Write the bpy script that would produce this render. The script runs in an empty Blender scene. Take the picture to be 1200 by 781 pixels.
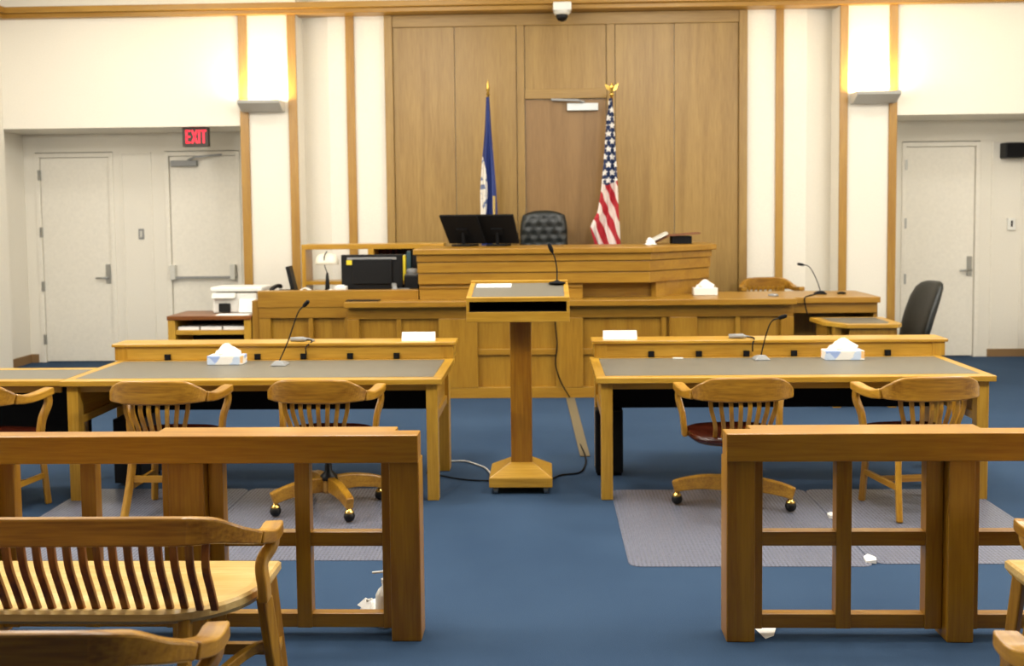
import bpy, math, random
from mathutils import Vector, Matrix
random.seed(4)
PI = math.pi
scn = bpy.context.scene
COL = scn.collection

# ---------------------------------------------------------------- materials
def lin(c):
    return tuple(((v/255)/12.92 if v/255 <= .04045 else ((v/255+.055)/1.055)**2.4) for v in c) + (1,)

def base(name):
    m = bpy.data.materials.new(name); m.use_nodes = True
    nt = m.node_tree; b = nt.nodes['Principled BSDF']
    return m, nt, b

def plain(name, c, rough=.5, metal=0, spec=.5, bump=0, bscale=200, emit=None, estr=0, coat=0):
    m, nt, b = base(name)
    b.inputs['Base Color'].default_value = lin(c); b.inputs['Roughness'].default_value = rough
    b.inputs['Metallic'].default_value = metal; b.inputs['Specular IOR Level'].default_value = spec
    b.inputs['Coat Weight'].default_value = coat
    if emit:
        b.inputs['Emission Color'].default_value = lin(emit); b.inputs['Emission Strength'].default_value = estr
    n = nt.nodes.new('ShaderNodeTexNoise'); n.inputs['Scale'].default_value = bscale; n.inputs['Detail'].default_value = 3
    tc = nt.nodes.new('ShaderNodeTexCoord'); nt.links.new(tc.outputs['Object'], n.inputs['Vector'])
    mx = nt.nodes.new('ShaderNodeMix'); mx.data_type = 'RGBA'
    mx.inputs[6].default_value = lin(c); mx.inputs[7].default_value = lin(tuple(v*.93 for v in c))
    nt.links.new(n.outputs['Fac'], mx.inputs[0]); nt.links.new(mx.outputs[2], b.inputs['Base Color'])
    if bump:
        bp = nt.nodes.new('ShaderNodeBump'); bp.inputs['Strength'].default_value = bump; bp.inputs['Distance'].default_value = .004
        nt.links.new(n.outputs['Fac'], bp.inputs['Height']); nt.links.new(bp.outputs['Normal'], b.inputs['Normal'])
    return m

_w = {}
TONES = {  # light, dark grain, roughness
    'oak':   ((188,146,52), (158,114,28), .3),
    'rail':  ((166,119,26), (138,90,14), .3),
    'trim':  ((166,126,50), (146,104,34), .36),
    'panel': ((152,121,62), (130,99,45), .42),
    'door':  ((134,102,58), (118,87,45), .42),
    'chair': ((176,130,40), (132,88,20), .28),
    'crest': ((168,122,38), (118,76,18), .28),
    'seat':  ((212,182,118), (188,150,82), .32),
    'slat':  ((140,84,28), (86,42,12), .32),
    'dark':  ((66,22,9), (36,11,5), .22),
    'lect':  ((160,112,24), (130,82,10), .32),
    'bench': ((160,119,36), (136,94,20), .34),
}
def wood(tone, axis):
    k = (tone, axis)
    if k in _w: return _w[k]
    cl, cd, ro = TONES[tone]
    m, nt, b = base('wood_%s_%s' % k)
    N, L = nt.nodes, nt.links
    tc = N.new('ShaderNodeTexCoord'); oi = N.new('ShaderNodeObjectInfo')
    add = N.new('ShaderNodeVectorMath'); add.operation = 'ADD'
    mul = N.new('ShaderNodeMath'); mul.operation = 'MULTIPLY'; mul.inputs[1].default_value = 7
    L.new(oi.outputs['Random'], mul.inputs[0]); L.new(tc.outputs['Object'], add.inputs[0]); L.new(mul.outputs[0], add.inputs[1])
    mp = N.new('ShaderNodeMapping'); s = [1, 1, 1]; s['xyz'.index(axis)] = .06
    mp.inputs['Scale'].default_value = s; L.new(add.outputs[0], mp.inputs['Vector'])
    n1 = N.new('ShaderNodeTexNoise'); n1.inputs['Scale'].default_value = 7; n1.inputs['Detail'].default_value = 3; n1.inputs['Distortion'].default_value = 1.2
    n2 = N.new('ShaderNodeTexNoise'); n2.inputs['Scale'].default_value = 90; n2.inputs['Detail'].default_value = 4
    L.new(mp.outputs[0], n1.inputs['Vector']); L.new(mp.outputs[0], n2.inputs['Vector'])
    mx = N.new('ShaderNodeMix'); mx.data_type = 'FLOAT'; mx.inputs[0].default_value = .45
    L.new(n1.outputs['Fac'], mx.inputs[2]); L.new(n2.outputs['Fac'], mx.inputs[3])
    cr = N.new('ShaderNodeValToRGB'); cr.color_ramp.elements[0].position = .36; cr.color_ramp.elements[1].position = .62
    cr.color_ramp.elements[0].color = lin(cd); cr.color_ramp.elements[1].color = lin(cl)
    L.new(mx.outputs[0], cr.inputs[0]); L.new(cr.outputs[0], b.inputs['Base Color'])
    b.inputs['Roughness'].default_value = ro; b.inputs['Specular IOR Level'].default_value = .5
    _w[k] = m
    return m

def carpet_mat():
    m, nt, b = base('blue_carpet'); N, L = nt.nodes, nt.links
    tc = N.new('ShaderNodeTexCoord')
    n = N.new('ShaderNodeTexNoise'); n.inputs['Scale'].default_value = 260; n.inputs['Detail'].default_value = 2
    n2 = N.new('ShaderNodeTexNoise'); n2.inputs['Scale'].default_value = 1.1; n2.inputs['Detail'].default_value = 3
    for q in (n, n2): L.new(tc.outputs['Object'], q.inputs['Vector'])
    mx = N.new('ShaderNodeMix'); mx.data_type = 'FLOAT'; mx.inputs[0].default_value = .45
    L.new(n.outputs['Fac'], mx.inputs[2]); L.new(n2.outputs['Fac'], mx.inputs[3])
    cr = N.new('ShaderNodeValToRGB'); cr.color_ramp.elements[0].position = .3; cr.color_ramp.elements[1].position = .7
    cr.color_ramp.elements[0].color = lin((36,56,80)); cr.color_ramp.elements[1].color = lin((56,77,102))
    L.new(mx.outputs[0], cr.inputs[0]); L.new(cr.outputs[0], b.inputs['Base Color'])
    b.inputs['Roughness'].default_value = .95; b.inputs['Specular IOR Level'].default_value = .15
    bp = N.new('ShaderNodeBump'); bp.inputs['Strength'].default_value = .4; bp.inputs['Distance'].default_value = .004
    L.new(n.outputs['Fac'], bp.inputs['Height']); L.new(bp.outputs[0], b.inputs['Normal'])
    return m

def mat_plastic():
    m, nt, b = base('clear_mat_plastic'); N, L = nt.nodes, nt.links
    b.inputs['Base Color'].default_value = lin((130,132,146)); b.inputs['Roughness'].default_value = .3
    tc = N.new('ShaderNodeTexCoord'); v = N.new('ShaderNodeTexVoronoi'); v.inputs['Scale'].default_value = 48; v.inputs['Randomness'].default_value = .12
    L.new(tc.outputs['Object'], v.inputs['Vector'])
    bp = N.new('ShaderNodeBump'); bp.inputs['Strength'].default_value = .5; bp.inputs['Distance'].default_value = .004
    L.new(v.outputs['Distance'], bp.inputs['Height']); L.new(bp.outputs[0], b.inputs['Normal'])
    tr = N.new('ShaderNodeBsdfTransparent'); ms = N.new('ShaderNodeMixShader')
    mr = N.new('ShaderNodeMapRange'); mr.inputs[1].default_value = .1; mr.inputs[2].default_value = .6; mr.inputs[3].default_value = .72; mr.inputs[4].default_value = .42
    L.new(v.outputs['Distance'], mr.inputs[0]); L.new(mr.outputs[0], ms.inputs[0])
    L.new(tr.outputs[0], ms.inputs[1]); L.new(b.outputs[0], ms.inputs[2])
    L.new(ms.outputs[0], N['Material Output'].inputs['Surface'])
    return m

def uvmath(nt):
    N, L = nt.nodes, nt.links
    def op(o, a, b=None):
        n = N.new('ShaderNodeMath'); n.operation = o
        for i, v in enumerate((a, b)):
            if v is None: continue
            if hasattr(v, 'links'): L.new(v, n.inputs[i])
            else: n.inputs[i].default_value = v
        return n.outputs[0]
    return op
def colmix(nt, f, a, b):
    n = nt.nodes.new('ShaderNodeMix'); n.data_type = 'RGBA'
    nt.links.new(f, n.inputs[0])
    for i, v in ((6, a), (7, b)):
        if hasattr(v, 'links'): nt.links.new(v, n.inputs[i])
        else: n.inputs[i].default_value = lin(v)
    return n.outputs[2]

def us_flag_mat():
    m, nt, b = base('stars_and_stripes_cloth'); N, L = nt.nodes, nt.links; op = uvmath(nt)
    uv = N.new('ShaderNodeUVMap'); sp = N.new('ShaderNodeSeparateXYZ'); L.new(uv.outputs[0], sp.inputs[0])
    u, v = sp.outputs[0], sp.outputs[1]              # u: metres across the drape, v: metres down from the top
    s = op('ADD', op('MULTIPLY', u, .93), op('MULTIPLY', op('SUBTRACT', 1.6, v), .36))
    st = op('GREATER_THAN', op('FRACT', op('MULTIPLY', s, 8.2)), .5)
    stripes = colmix(nt, st, (176,32,46), (226,214,206))
    # canton with five-pointed stars in staggered rows
    row = op('MULTIPLY', v, 12.0); ri = op('FLOOR', row)
    off = op('MULTIPLY', op('FRACT', op('MULTIPLY', ri, .5)), 1.0)
    cx = op('SUBTRACT', op('FRACT', op('ADD', op('MULTIPLY', u, 12.5), off)), .5)
    cy = op('SUBTRACT', op('FRACT', row), .5)
    r = op('SQRT', op('ADD', op('MULTIPLY', cx, cx), op('MULTIPLY', cy, cy)))
    an = op('ARCTAN2', cx, op('MULTIPLY', cy, -1.0))
    rr = op('MULTIPLY', r, op('SUBTRACT', 1.0, op('MULTIPLY', op('COSINE', op('MULTIPLY', an, 5.0)), .3)))
    star = op('LESS_THAN', rr, .31)
    canton = colmix(nt, star, (30,48,88), (236,232,226))
    edge = op('ADD', .93, op('MULTIPLY', op('ABSOLUTE', op('SUBTRACT', u, .02)), -.45))
    isc = op('LESS_THAN', v, edge)
    L.new(colmix(nt, isc, stripes, canton), b.inputs['Base Color']); b.inputs['Roughness'].default_value = .7
    return m
def blue_flag_mat():
    m, nt, b = base('blue_state_flag_cloth'); N, L = nt.nodes, nt.links; op = uvmath(nt)
    uv = N.new('ShaderNodeUVMap'); sp = N.new('ShaderNodeSeparateXYZ'); L.new(uv.outputs[0], sp.inputs[0])
    u, v = sp.outputs[0], sp.outputs[1]
    du = op('DIVIDE', op('SUBTRACT', u, -.085), .075); dv = op('DIVIDE', op('SUBTRACT', v, 1.0), .42)
    d = op('ADD', op('MULTIPLY', du, du), op('MULTIPLY', dv, dv))
    inn = op('LESS_THAN', d, .8)
    n = N.new('ShaderNodeTexNoise'); n.inputs['Scale'].default_value = 14; L.new(uv.outputs[0], n.inputs['Vector'])
    seal = colmix(nt, op('GREATER_THAN', n.outputs['Fac'], .56), (222,216,204), (104,118,150))
    c = colmix(nt, inn, (22,42,104), seal)
    fr = op('MULTIPLY', op('GREATER_THAN', v, 1.06), op('MULTIPLY', op('GREATER_THAN', u, .045), op('LESS_THAN', u, .068)))
    L.new(colmix(nt, fr, c, (176,150,84)), b.inputs['Base Color']); b.inputs['Roughness'].default_value = .6
    return m
def tissue_box_mat():
    m, nt, b = base('tissue_box_print'); N, L = nt.nodes, nt.links
    tc = N.new('ShaderNodeTexCoord'); v = N.new('ShaderNodeTexVoronoi'); v.inputs['Scale'].default_value = 22
    L.new(tc.outputs['Object'], v.inputs['Vector'])
    cr = N.new('ShaderNodeValToRGB'); cr.color_ramp.interpolation = 'CONSTANT'
    e = cr.color_ramp.elements; e[0].color = lin((226,222,214)); e[1].position = .45; e[1].color = lin((150,170,214))
    for p, c in ((.6,(232,226,216)), (.74,(226,180,120)), (.86,(190,204,224))):
        q = e.new(p); q.color = lin(c)
    sx = N.new('ShaderNodeSeparateColor'); L.new(v.outputs['Color'], sx.inputs[0])
    L.new(sx.outputs[0], cr.inputs[0]); L.new(cr.outputs[0], b.inputs['Base Color']); b.inputs['Roughness'].default_value = .5
    return m

CARPET = carpet_mat(); PLASTIC = mat_plastic(); USFLAG = us_flag_mat(); VAFLAG = blue_flag_mat(); TBOX = tissue_box_mat()
WHITE = plain('white_wall_paint', (232,226,212), .85, bump=.05, bscale=90)
DOORW = plain('white_door_paint', (234,228,214), .6, bscale=30)
CEIL = plain('ceiling_white', (236,232,222), .9)
LEATHER = plain('grey_desk_leather', (104,99,86), .45, bump=.15, bscale=400)
BLACK = plain('black_plastic', (10,10,11), .45, spec=.3)
MATTE = plain('black_matte', (12,12,14), .8, spec=.2)
GREYP = plain('grey_plastic', (140,140,138), .45)
LGREY = plain('light_grey_plastic', (206,204,194), .45)
WPLAS = plain('white_plastic', (232,230,222), .4)
PAPER = plain('white_paper', (244,242,236), .8)
TISSUE = plain('tissue_paper', (246,242,234), .9)
STEEL = plain('brushed_steel', (170,170,166), .32, .9)
BRASS = plain('polished_brass', (214,176,96), .2, 1)
GOLD = plain('gold_finish', (204,168,84), .28, 1)
BLEATH = plain('black_tufted_leather', (19,24,23), .38, bump=.3, bscale=160, coat=.1)
SCONCE = plain('grey_sconce_metal', (176,174,166), .45)
LAMPGL = plain('white_glass_shade', (214,206,186), .3, emit=(255,240,214), estr=.1)
TUBE = plain('sconce_lamp_glow', (255,240,200), .4, emit=(255,224,160), estr=6)
REDLED = plain('exit_letters_red', (236,40,60), .5, emit=(255,34,60), estr=1.3)
EXITB = plain('exit_sign_body', (54,44,36), .5)
YELLOW = plain('yellow_sticker', (232,208,40), .6)
SCREEN = plain('monitor_screen', (7,8,10), .18)
BROWNT = plain('brown_tape', (104,92,66), .7)
BROWNB = plain('brown_base_rubber', (138,106,66), .7)
CLOTHW = plain('white_wipes', (236,234,228), .85)
REDBR = plain('brown_leather_folder', (120,72,40), .5)
CORDW = plain('white_cord', (206,206,204), .5)
TEAL = plain('teal_folder', (40,70,78), .6)
PANE = plain('door_plate_white', (216,222,222), .35)

# ---------------------------------------------------------------- mesh builder
class MB:
    def __init__(s): s.v = []; s.f = []; s.uv = None
    def add(s, vs, fs):
        k = len(s.v); s.v += [tuple(p) for p in vs]; s.f += [tuple(i+k for i in f) for f in fs]; return s
    def box(s, x0, x1, y0, y1, z0, z1, M=None):
        vs = [Vector(p) for p in ((x0,y0,z0),(x1,y0,z0),(x1,y1,z0),(x0,y1,z0),(x0,y0,z1),(x1,y0,z1),(x1,y1,z1),(x0,y1,z1))]
        if M: vs = [M @ p for p in vs]
        return s.add(vs, [(0,3,2,1),(4,5,6,7),(0,1,5,4),(1,2,6,5),(2,3,7,6),(3,0,4,7)])
    def hexa(s, lo, hi):     # 4 bottom points, 4 top points, counter-clockwise
        return s.add(list(lo)+list(hi), [(0,3,2,1),(4,5,6,7),(0,1,5,4),(1,2,6,5),(2,3,7,6),(3,0,4,7)])
    def prism(s, poly, a, b, axis='z'):  # polygon in the other two axes, extruded
        n = len(poly)
        def P(p, t): return {'z': (p[0],p[1],t), 'x': (t,p[0],p[1]), 'y': (p[0],t,p[1])}[axis]
        vs = [P(p, a) for p in poly] + [P(p, b) for p in poly]
        return s.add(vs, [tuple(range(n))[::-1], tuple(range(n, 2*n))] + [(i, (i+1)%n, n+(i+1)%n, n+i) for i in range(n)])
    def tube(s, path, r, n=10, caps=True):
        path = [Vector(p) for p in path]; rs = r if isinstance(r, (list, tuple)) else [r]*len(path)
        vs = []; fs = []; prev = None
        for i, p in enumerate(path):
            t = (path[min(i+1, len(path)-1)] - path[max(i-1, 0)]).normalized()
            if prev is None: a = t.orthogonal().normalized()
            else: a = (prev - t*prev.dot(t)).normalized()
            prev = a; c = t.cross(a)
            for k in range(n):
                g = 2*PI*k/n; vs.append(p + (a*math.cos(g)+c*math.sin(g))*rs[i])
        for i in range(len(path)-1):
            for k in range(n): fs.append((i*n+k, i*n+(k+1)%n, (i+1)*n+(k+1)%n, (i+1)*n+k))
        if caps: fs += [tuple(range(n))[::-1], tuple(range((len(path)-1)*n, len(path)*n))]
        return s.add(vs, fs)
    def sweep(s, path, dims, side=None):   # rectangular section: dims (width across, height up)
        path = [Vector(p) for p in path]; vs = []; fs = []
        for i, p in enumerate(path):
            t = (path[min(i+1, len(path)-1)] - path[max(i-1, 0)]).normalized()
            up = Vector((0,0,1)) if side is None else None
            if side is None:
                h = t.cross(up)
                h = Vector((1,0,0)) if h.length < 1e-4 else h.normalized()
            else: h = (Vector(side) - t*t.dot(Vector(side))).normalized()
            w = h.cross(t).normalized(); a, b = dims[i] if isinstance(dims, list) else dims
            for q in ((-1,-1),(1,-1),(1,1),(-1,1)): vs.append(p + h*q[0]*a/2 + w*q[1]*b/2)
        for i in range(len(path)-1):
            for k in range(4): fs.append((i*4+k, i*4+(k+1)%4, i*4+4+(k+1)%4, i*4+4+k))
        m = (len(path)-1)*4; fs += [(3,2,1,0), (m,m+1,m+2,m+3)]
        return s.add(vs, fs)
    def lathe(s, prof, c=(0,0,0), n=20):
        vs = []; fs = []
        for r, z in prof:
            for k in range(n): vs.append((c[0]+r*math.cos(2*PI*k/n), c[1]+r*math.sin(2*PI*k/n), c[2]+z))
        for i in range(len(prof)-1):
            for k in range(n): fs.append((i*n+k, i*n+(k+1)%n, (i+1)*n+(k+1)%n, (i+1)*n+k))
        fs += [tuple(range(n))[::-1], tuple(range((len(prof)-1)*n, len(prof)*n))]
        return s.add(vs, fs)
    def ball(s, c, r, sz=1, n=14):
        return s.lathe([(max(r*math.sin(PI*i/8), 1e-4), -r*sz*math.cos(PI*i/8)) for i in range(9)], c, n)
    def build(s, name, mat, parent=None, bevel=0, smooth=False, loc=None, sub=0):
        me = bpy.data.meshes.new(name)
        o = None
        org = Vector((0,0,0))
        p = parent
        while p is not None: org += p.location; p = p.parent
        if loc is not None: org += Vector(loc)
        me.from_pydata([Vector(v)-org for v in s.v], [], s.f); me.update()
        import bmesh
        bm = bmesh.new(); bm.from_mesh(me); bmesh.ops.recalc_face_normals(bm, faces=bm.faces); bm.to_mesh(me); bm.free()
        me.materials.append(mat)
        o = bpy.data.objects.new(name, me); COL.objects.link(o)
        if loc is not None: o.location = loc
        if parent: o.parent = parent
        if bevel:
            b = o.modifiers.new('bevel', 'BEVEL'); b.width = bevel; b.segments = 2; b.limit_method = 'ANGLE'; b.angle_limit = math.radians(35)
        if sub:
            q = o.modifiers.new('sub', 'SUBSURF'); q.levels = sub; q.render_levels = sub
        if smooth or sub:
            for pl in me.polygons: pl.use_smooth = True
        return o
def spline(pts, n=6):     # Catmull-Rom through the points
    P = [Vector(p) for p in pts]; P = [P[0]*2-P[1]] + P + [P[-1]*2-P[-2]]; out = []
    for i in range(1, len(P)-2):
        for k in range(n):
            t = k/n; a, b, c, d = P[i-1:i+3]
            out.append(.5*((2*b)+(c-a)*t+(2*a-5*b+4*c-d)*t*t+(3*b-a-3*c+d)*t**3))
    out.append(P[-2]); return out

def tag(o, label, cat, group=None):
    o['label'] = label; o['category'] = cat
    if group: o['group'] = group
    return o
def thing(name, label, cat, loc=(0,0,0), group=None):
    o = bpy.data.objects.new(name, None); COL.objects.link(o); o.location = loc; o.empty_display_size = .1
    return tag(o, label, cat, group)
def struct(o, label=None, cat=None):
    o['kind'] = 'structure'
    if label: tag(o, label, cat)
    return o
def sroot(name, loc, label=None, cat=None):
    o = bpy.data.objects.new(name, None); COL.objects.link(o); o.location = loc; o['kind'] = 'structure'
    if label: tag(o, label, cat)
    return o
def copy_thing(root, label, loc, rot=0):
    r = root.copy(); COL.objects.link(r); r.location = loc; r.rotation_euler = (0,0,rot); r['label'] = label
    def rec(o, p):
        for ch in [c for c in KIDS.get(o.name, [])]:
            c = ch.copy(); COL.objects.link(c); c.parent = p
            KIDS.setdefault(p.name, []).append(c); rec(ch, c)
    rec(root, r); return r
KIDS = {}
def part(name, mb, mat, parent, **k):
    o = mb.build(name, mat, parent, **k); KIDS.setdefault(parent.name, []).append(o); return o

# ================================================================= SETTING
FW, DW, CW = 11.30, 12.10, 11.45       # pillar face, door wall, centre wall
ZC = 4.35
struct(MB().box(-6.6, 6.6, -3, 12.3, -.1, 0).build('floor', CARPET), 'royal blue carpet across the whole courtroom', 'floor')
struct(MB().box(-6.6, 6.6, -3, 12.3, ZC, ZC+.1).build('ceiling', CEIL), 'white ceiling above the wooden cornice', 'ceiling')
struct(MB().box(-6.2, -6.0, -3, FW, 0, ZC).box(-6.4, -6.2, -3, 12.2, 0, ZC).build('wall_left', WHITE), 'white side wall at the left edge', 'wall')
struct(MB().box(6.0, 6.2, -3, 12.2, 0, ZC).build('wall_right', WHITE), 'white side wall beyond the right edge', 'wall')
# centre wall with the two angled returns, as one solid
cw = MB().prism([(-2.70,11.62),(-2.38,CW),(2.90,CW),(3.215,11.62),(3.215,12.2),(-2.70,12.2)], 0, ZC)
struct(cw.build('wall_back', WHITE), 'white wall behind the wood panelling', 'wall')
struct(MB().box(-3.335, -2.70, FW, 12.2, 0, ZC).build('wall_pillar_left', WHITE), 'white pillar carrying the left uplight', 'wall')
struct(MB().box(3.215, 3.83, FW, 12.2, 0, ZC).build('wall_pillar_right', WHITE), 'white pillar carrying the right uplight', 'wall')
def alcove(name, x0, x1, holes, lab):
    m = MB().box(x0, x1, DW, 12.2, 2.52, ZC)
    xs = [x0] + [v for h in holes for v in h] + [x1]
    for i in range(0, len(xs), 2): m.box(xs[i], xs[i+1], DW, 12.2, 0, 2.52)
    struct(m.build(name, WHITE), lab, 'wall')
alcove('wall_alcove_left', -6.2, -3.335, [(-6.06,-5.12),(-4.50,-3.60)], 'white recessed wall around the two left doors')
alcove('wall_alcove_right', 3.83, 6.0, [(4.17,5.07)], 'white recessed wall around the right door')
struct(MB().box(-6.2, -3.335, FW, DW, 2.735, ZC).build('wall_soffit_left', WHITE), 'white bulkhead above the left doors', 'wall')
struct(MB().box(3.83, 6.0, FW, DW, 2.755, ZC).build('wall_soffit_right', WHITE), 'white bulkhead above the right door', 'wall')
# applied wall panels next to the doors
def inset(m, x0, x1, z0, z1):
    w = .02
    m.box(x0, x0+w, DW-.012, DW, z0, z1).box(x1-w, x1, DW-.012, DW, z0, z1).box(x0+w, x1-w, DW-.012, DW, z1-w, z1)
m = MB(); inset(m, -5.03, -4.66, .1, 2.51); struct(m.build('trim_1', DOORW), 'thin white moulding between the left doors', 'trim')
m = MB(); inset(m, 5.20, 5.56, .1, 2.52); struct(m.build('trim_2', DOORW), 'thin white moulding right of the right door', 'trim')
# wooden uprights
k = 3
for x0, x1, y, lab in ((-3.335,-3.24,FW,'outer oak upright left of the left uplight'), (-2.795,-2.70,FW,'oak upright right of the left uplight'),
                  (-2.18,-2.085,CW,'oak upright left of the wood panelling'), (2.56,2.645,CW,'oak upright right of the wood panelling'),
                  (3.215,3.30,FW,'oak upright left of the right uplight'), (3.745,3.83,FW,'oak upright right of the right uplight')):
    struct(MB().box(x0, x1, y-.03, y, 0, 3.94).build('trim_%d' % k, wood('trim','z'), bevel=.004), lab, 'trim'); k += 1
# cornice
c = MB().box(-6.0, 6.0, 11.22, 11.47, 3.935, 3.985).box(-6.0, 6.0, 11.17, 11.47, 3.985, 4.05)
struct(c.build('trim_9', wood('trim','x'), bevel=.006), 'wooden cornice across the back wall', 'trim')
c = MB().box(-6.0, -5.92, -3, 11.22, 3.935, 3.985).box(-6.0, -5.87, -3, 11.17, 3.985, 4.05)
struct(c.build('trim_10', wood('trim','y'), bevel=.006), 'wooden cornice along the left wall', 'trim')
struct(MB().box(-2.70, 3.215, 11.47, 11.8, 3.94, 3.97).build('trim_11', WHITE), 'white soffit above the angled wall returns', 'trim')
# baseboards
struct(MB().box(-6.2, -6.1, DW-.02, DW, 0, .1).box(-6.2, -6.18, FW, DW-.02, 0, .1).build('baseboard_left', BROWNB), 'brown baseboard in the left door recess', 'baseboard')
struct(MB().box(5.18, 6.0, DW-.02, DW, 0, .09).build('baseboard_right', BROWNB), 'brown baseboard right of the right door', 'baseboard')

# ---- doors
def white_door(name, x0, x1, label):
    r = sroot(name, ((x0+x1)/2, DW, 0), label, 'door')
    part('door_leaf', MB().box(x0+.055, x1-.055, DW+.015, DW+.06, .012, 2.455), DOORW, r, bevel=.003)
    part('door_frame', MB().box(x0, x0+.05, DW-.015, DW+.09, 0, 2.51).box(x1-.05, x1, DW-.015, DW+.09, 0, 2.51).box(x0+.05, x1-.05, DW-.015, DW+.09, 2.46, 2.51), DOORW, r, bevel=.003)
    return r
def hinges(r, x):
    for z in (.28, .92, 1.57, 2.25): part('hinge', MB().box(x-.012, x+.012, DW-.022, DW+.015, z-.06, z+.06), STEEL, r)
def lever(r, x, z, sgn):
    h = part('lock_plate', MB().box(x-.028, x+.028, DW-.0, DW+.016, z-.1, z+.13), STEEL, r, bevel=.004)
    part('door_handle', MB().tube([(x, DW+.01, z-.03),(x, DW-.05, z-.03)], .012).tube([(x, DW-.045, z-.03),(x+sgn*.13, DW-.045, z-.035)], .011), STEEL, h, smooth=True)
d = white_door('door_1', -6.06, -5.12, 'white door with lever handle in the left recess'); hinges(d, -6.015); lever(d, -5.225, 1.05, -1)
d = white_door('door_2', -4.50, -3.60, 'white exit door with push bar below the exit sign')
pb = part('push_bar', MB().box(-4.43, -3.66, DW-.055, DW-.03, 1.0, 1.028), GREYP, d, bevel=.005)
for x in (-4.42, -3.70): part('bar_housing', MB().box(x-.03, x+.03, DW-.07, DW+.016, .985, 1.165), LGREY, pb, bevel=.008)
cl = part('door_closer', MB().box(-4.41, -4.10, DW-.055, DW+.016, 2.335, 2.405), GREYP, d, bevel=.006)
part('closer_arm', MB().sweep([(-4.2, DW-.03, 2.41),(-4.1, DW-.09, 2.44),(-3.8, DW-.03, 2.47)], (.035,.02)), GREYP, cl)
d = white_door('door_3', 4.17, 5.07, 'white door with lever handle in the right recess'); hinges(d, 4.215); lever(d, 4.965, 1.05, -1)
# ---- wood panelling
pn = sroot('wall_panelling', (.25, CW, 0), 'tall oak panelling behind the judge bench', 'wall')
def board(x0, x1, z0, z1, y=11.425, tone='panel', ax='z'):
    part('board', MB().box(x0+.003, x1-.003, y, CW, z0, z1), wood(tone, ax), pn, bevel=.003)
for x0, x1 in ((-1.655,-.97), (-.97,-.285), (.80,1.45), (1.45,2.155)): board(x0, x1, 0, 3.80)
board(-.285, -.195, 0, 3.80, 11.41); board(.705, .80, 0, 3.80, 11.41); board(-.195, .705, 3.10, 3.80)
part('frame', MB().box(-1.745, -1.655, 11.39, CW, 0, 3.93).box(2.155, 2.245, 11.39, CW, 0, 3.93), wood('panel','z'), pn, bevel=.004)
part('frame', MB().box(-1.655, 2.155, 11.405, CW, 3.80, 3.93), wood('panel','x'), pn, bevel=.004)
part('door_head', MB().box(-.195, .705, 11.395, CW, 2.995, 3.10), wood('panel','x'), pn, bevel=.004)
d = sroot('door_4', (.25, CW, .3), 'oak door to the chambers behind the judge chair', 'door')
part('door_leaf', MB().box(-.19, .70, 11.432, 11.448, .3, 2.99), wood('door','z'), d)
cl = part('door_closer', MB().box(.27, .61, 11.37, 11.432, 2.86, 2.94), PANE, d, bevel=.006)
part('closer_arm', MB().sweep([(.45,11.38,2.95),(.40,11.33,2.965),(.10,11.40,2.985)], (.04,.022)), GREYP, cl)
struct(MB().box(-1.22, 2.2, 10.42, 11.42, 0, .3).build('floor_platform', CARPET), 'raised platform behind the judge bench', 'platform')

# ================================================================= WALL THINGS
def sconce(x0, x1, lab):
    r = thing('wall_uplight', lab, 'wall light', ((x0+x1)/2, FW, 2.88), 'grey wall uplights')
    prof = [(FW,2.88),(11.19,2.88),(11.04,2.955),(11.03,2.99),(11.05,2.99),(11.06,2.965),(11.18,2.915),(11.27,2.915),(11.28,2.99),(FW,2.99)]
    part('trough', MB().prism(prof, x0, x1, 'x'), SCONCE, r)
    part('end_cap', MB().prism([(FW,2.881),(11.19,2.881),(11.04,2.956),(11.031,2.989),(FW,2.989)], x0-.006, x0, 'x'), LGREY, r)
    part('end_cap', MB().prism([(FW,2.881),(11.19,2.881),(11.04,2.956),(11.031,2.989),(FW,2.989)], x1, x1+.006, 'x'), LGREY, r)
    part('lamp', MB().tube([(x0+.03,11.2,2.945),(x1-.03,11.2,2.945)], .018), TUBE, r, smooth=True)
    L = bpy.data.lights.new('uplight_lamp', 'AREA'); L.shape = 'RECTANGLE'; L.size = x1-x0-.06; L.size_y = .09; L.energy = 30; L.color = (1,.80,.42)
    o = bpy.data.objects.new('uplight_lamp', L); COL.objects.link(o); o.location = ((x0+x1)/2, 11.17, 2.995); o.rotation_euler = (PI, 0, 0)
sconce(-3.29, -2.84, 'grey wall uplight on the pillar near the exit sign')
sconce(3.335, 3.785, 'grey wall uplight on the pillar left of the right door')

# exit sign: letters as solid strokes
r = thing('exit_sign', 'lit red exit sign above the white push bar door', 'exit sign', (-3.87, 11.4, 2.517))
part('housing', MB().box(-4.015, -3.725, 11.36, 11.43, 2.517, 2.735), EXITB, r, bevel=.006)
L_ = MB(); y0, y1 = 11.352, 11.361; zb, zt = 2.555, 2.70
def stroke(a, b, w=.017):
    a, b = Vector((a[0],0,a[1])), Vector((b[0],0,b[1])); n = (b-a).normalized().cross(Vector((0,1,0)))*w/2
    L_.prism([((a+n).x,(a+n).z),((b+n).x,(b+n).z),((b-n).x,(b-n).z),((a-n).x,(a-n).z)], y0, y1, 'y')
x = -3.965
stroke((x,zb),(x,zt));
for zz in (zb+.008, (zb+zt)/2, zt-.008): stroke((x-.008,zz),(x+.042,zz))
stroke((x+.062,zb),(x+.118,zt)); stroke((x+.118,zb),(x+.062,zt))
stroke((x+.142,zb),(x+.142,zt)); stroke((x+.192,zb),(x+.192,zt)); stroke((x+.163,zt-.008),(x+.222,zt-.008))
part('letters', L_, REDLED, r)

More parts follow.
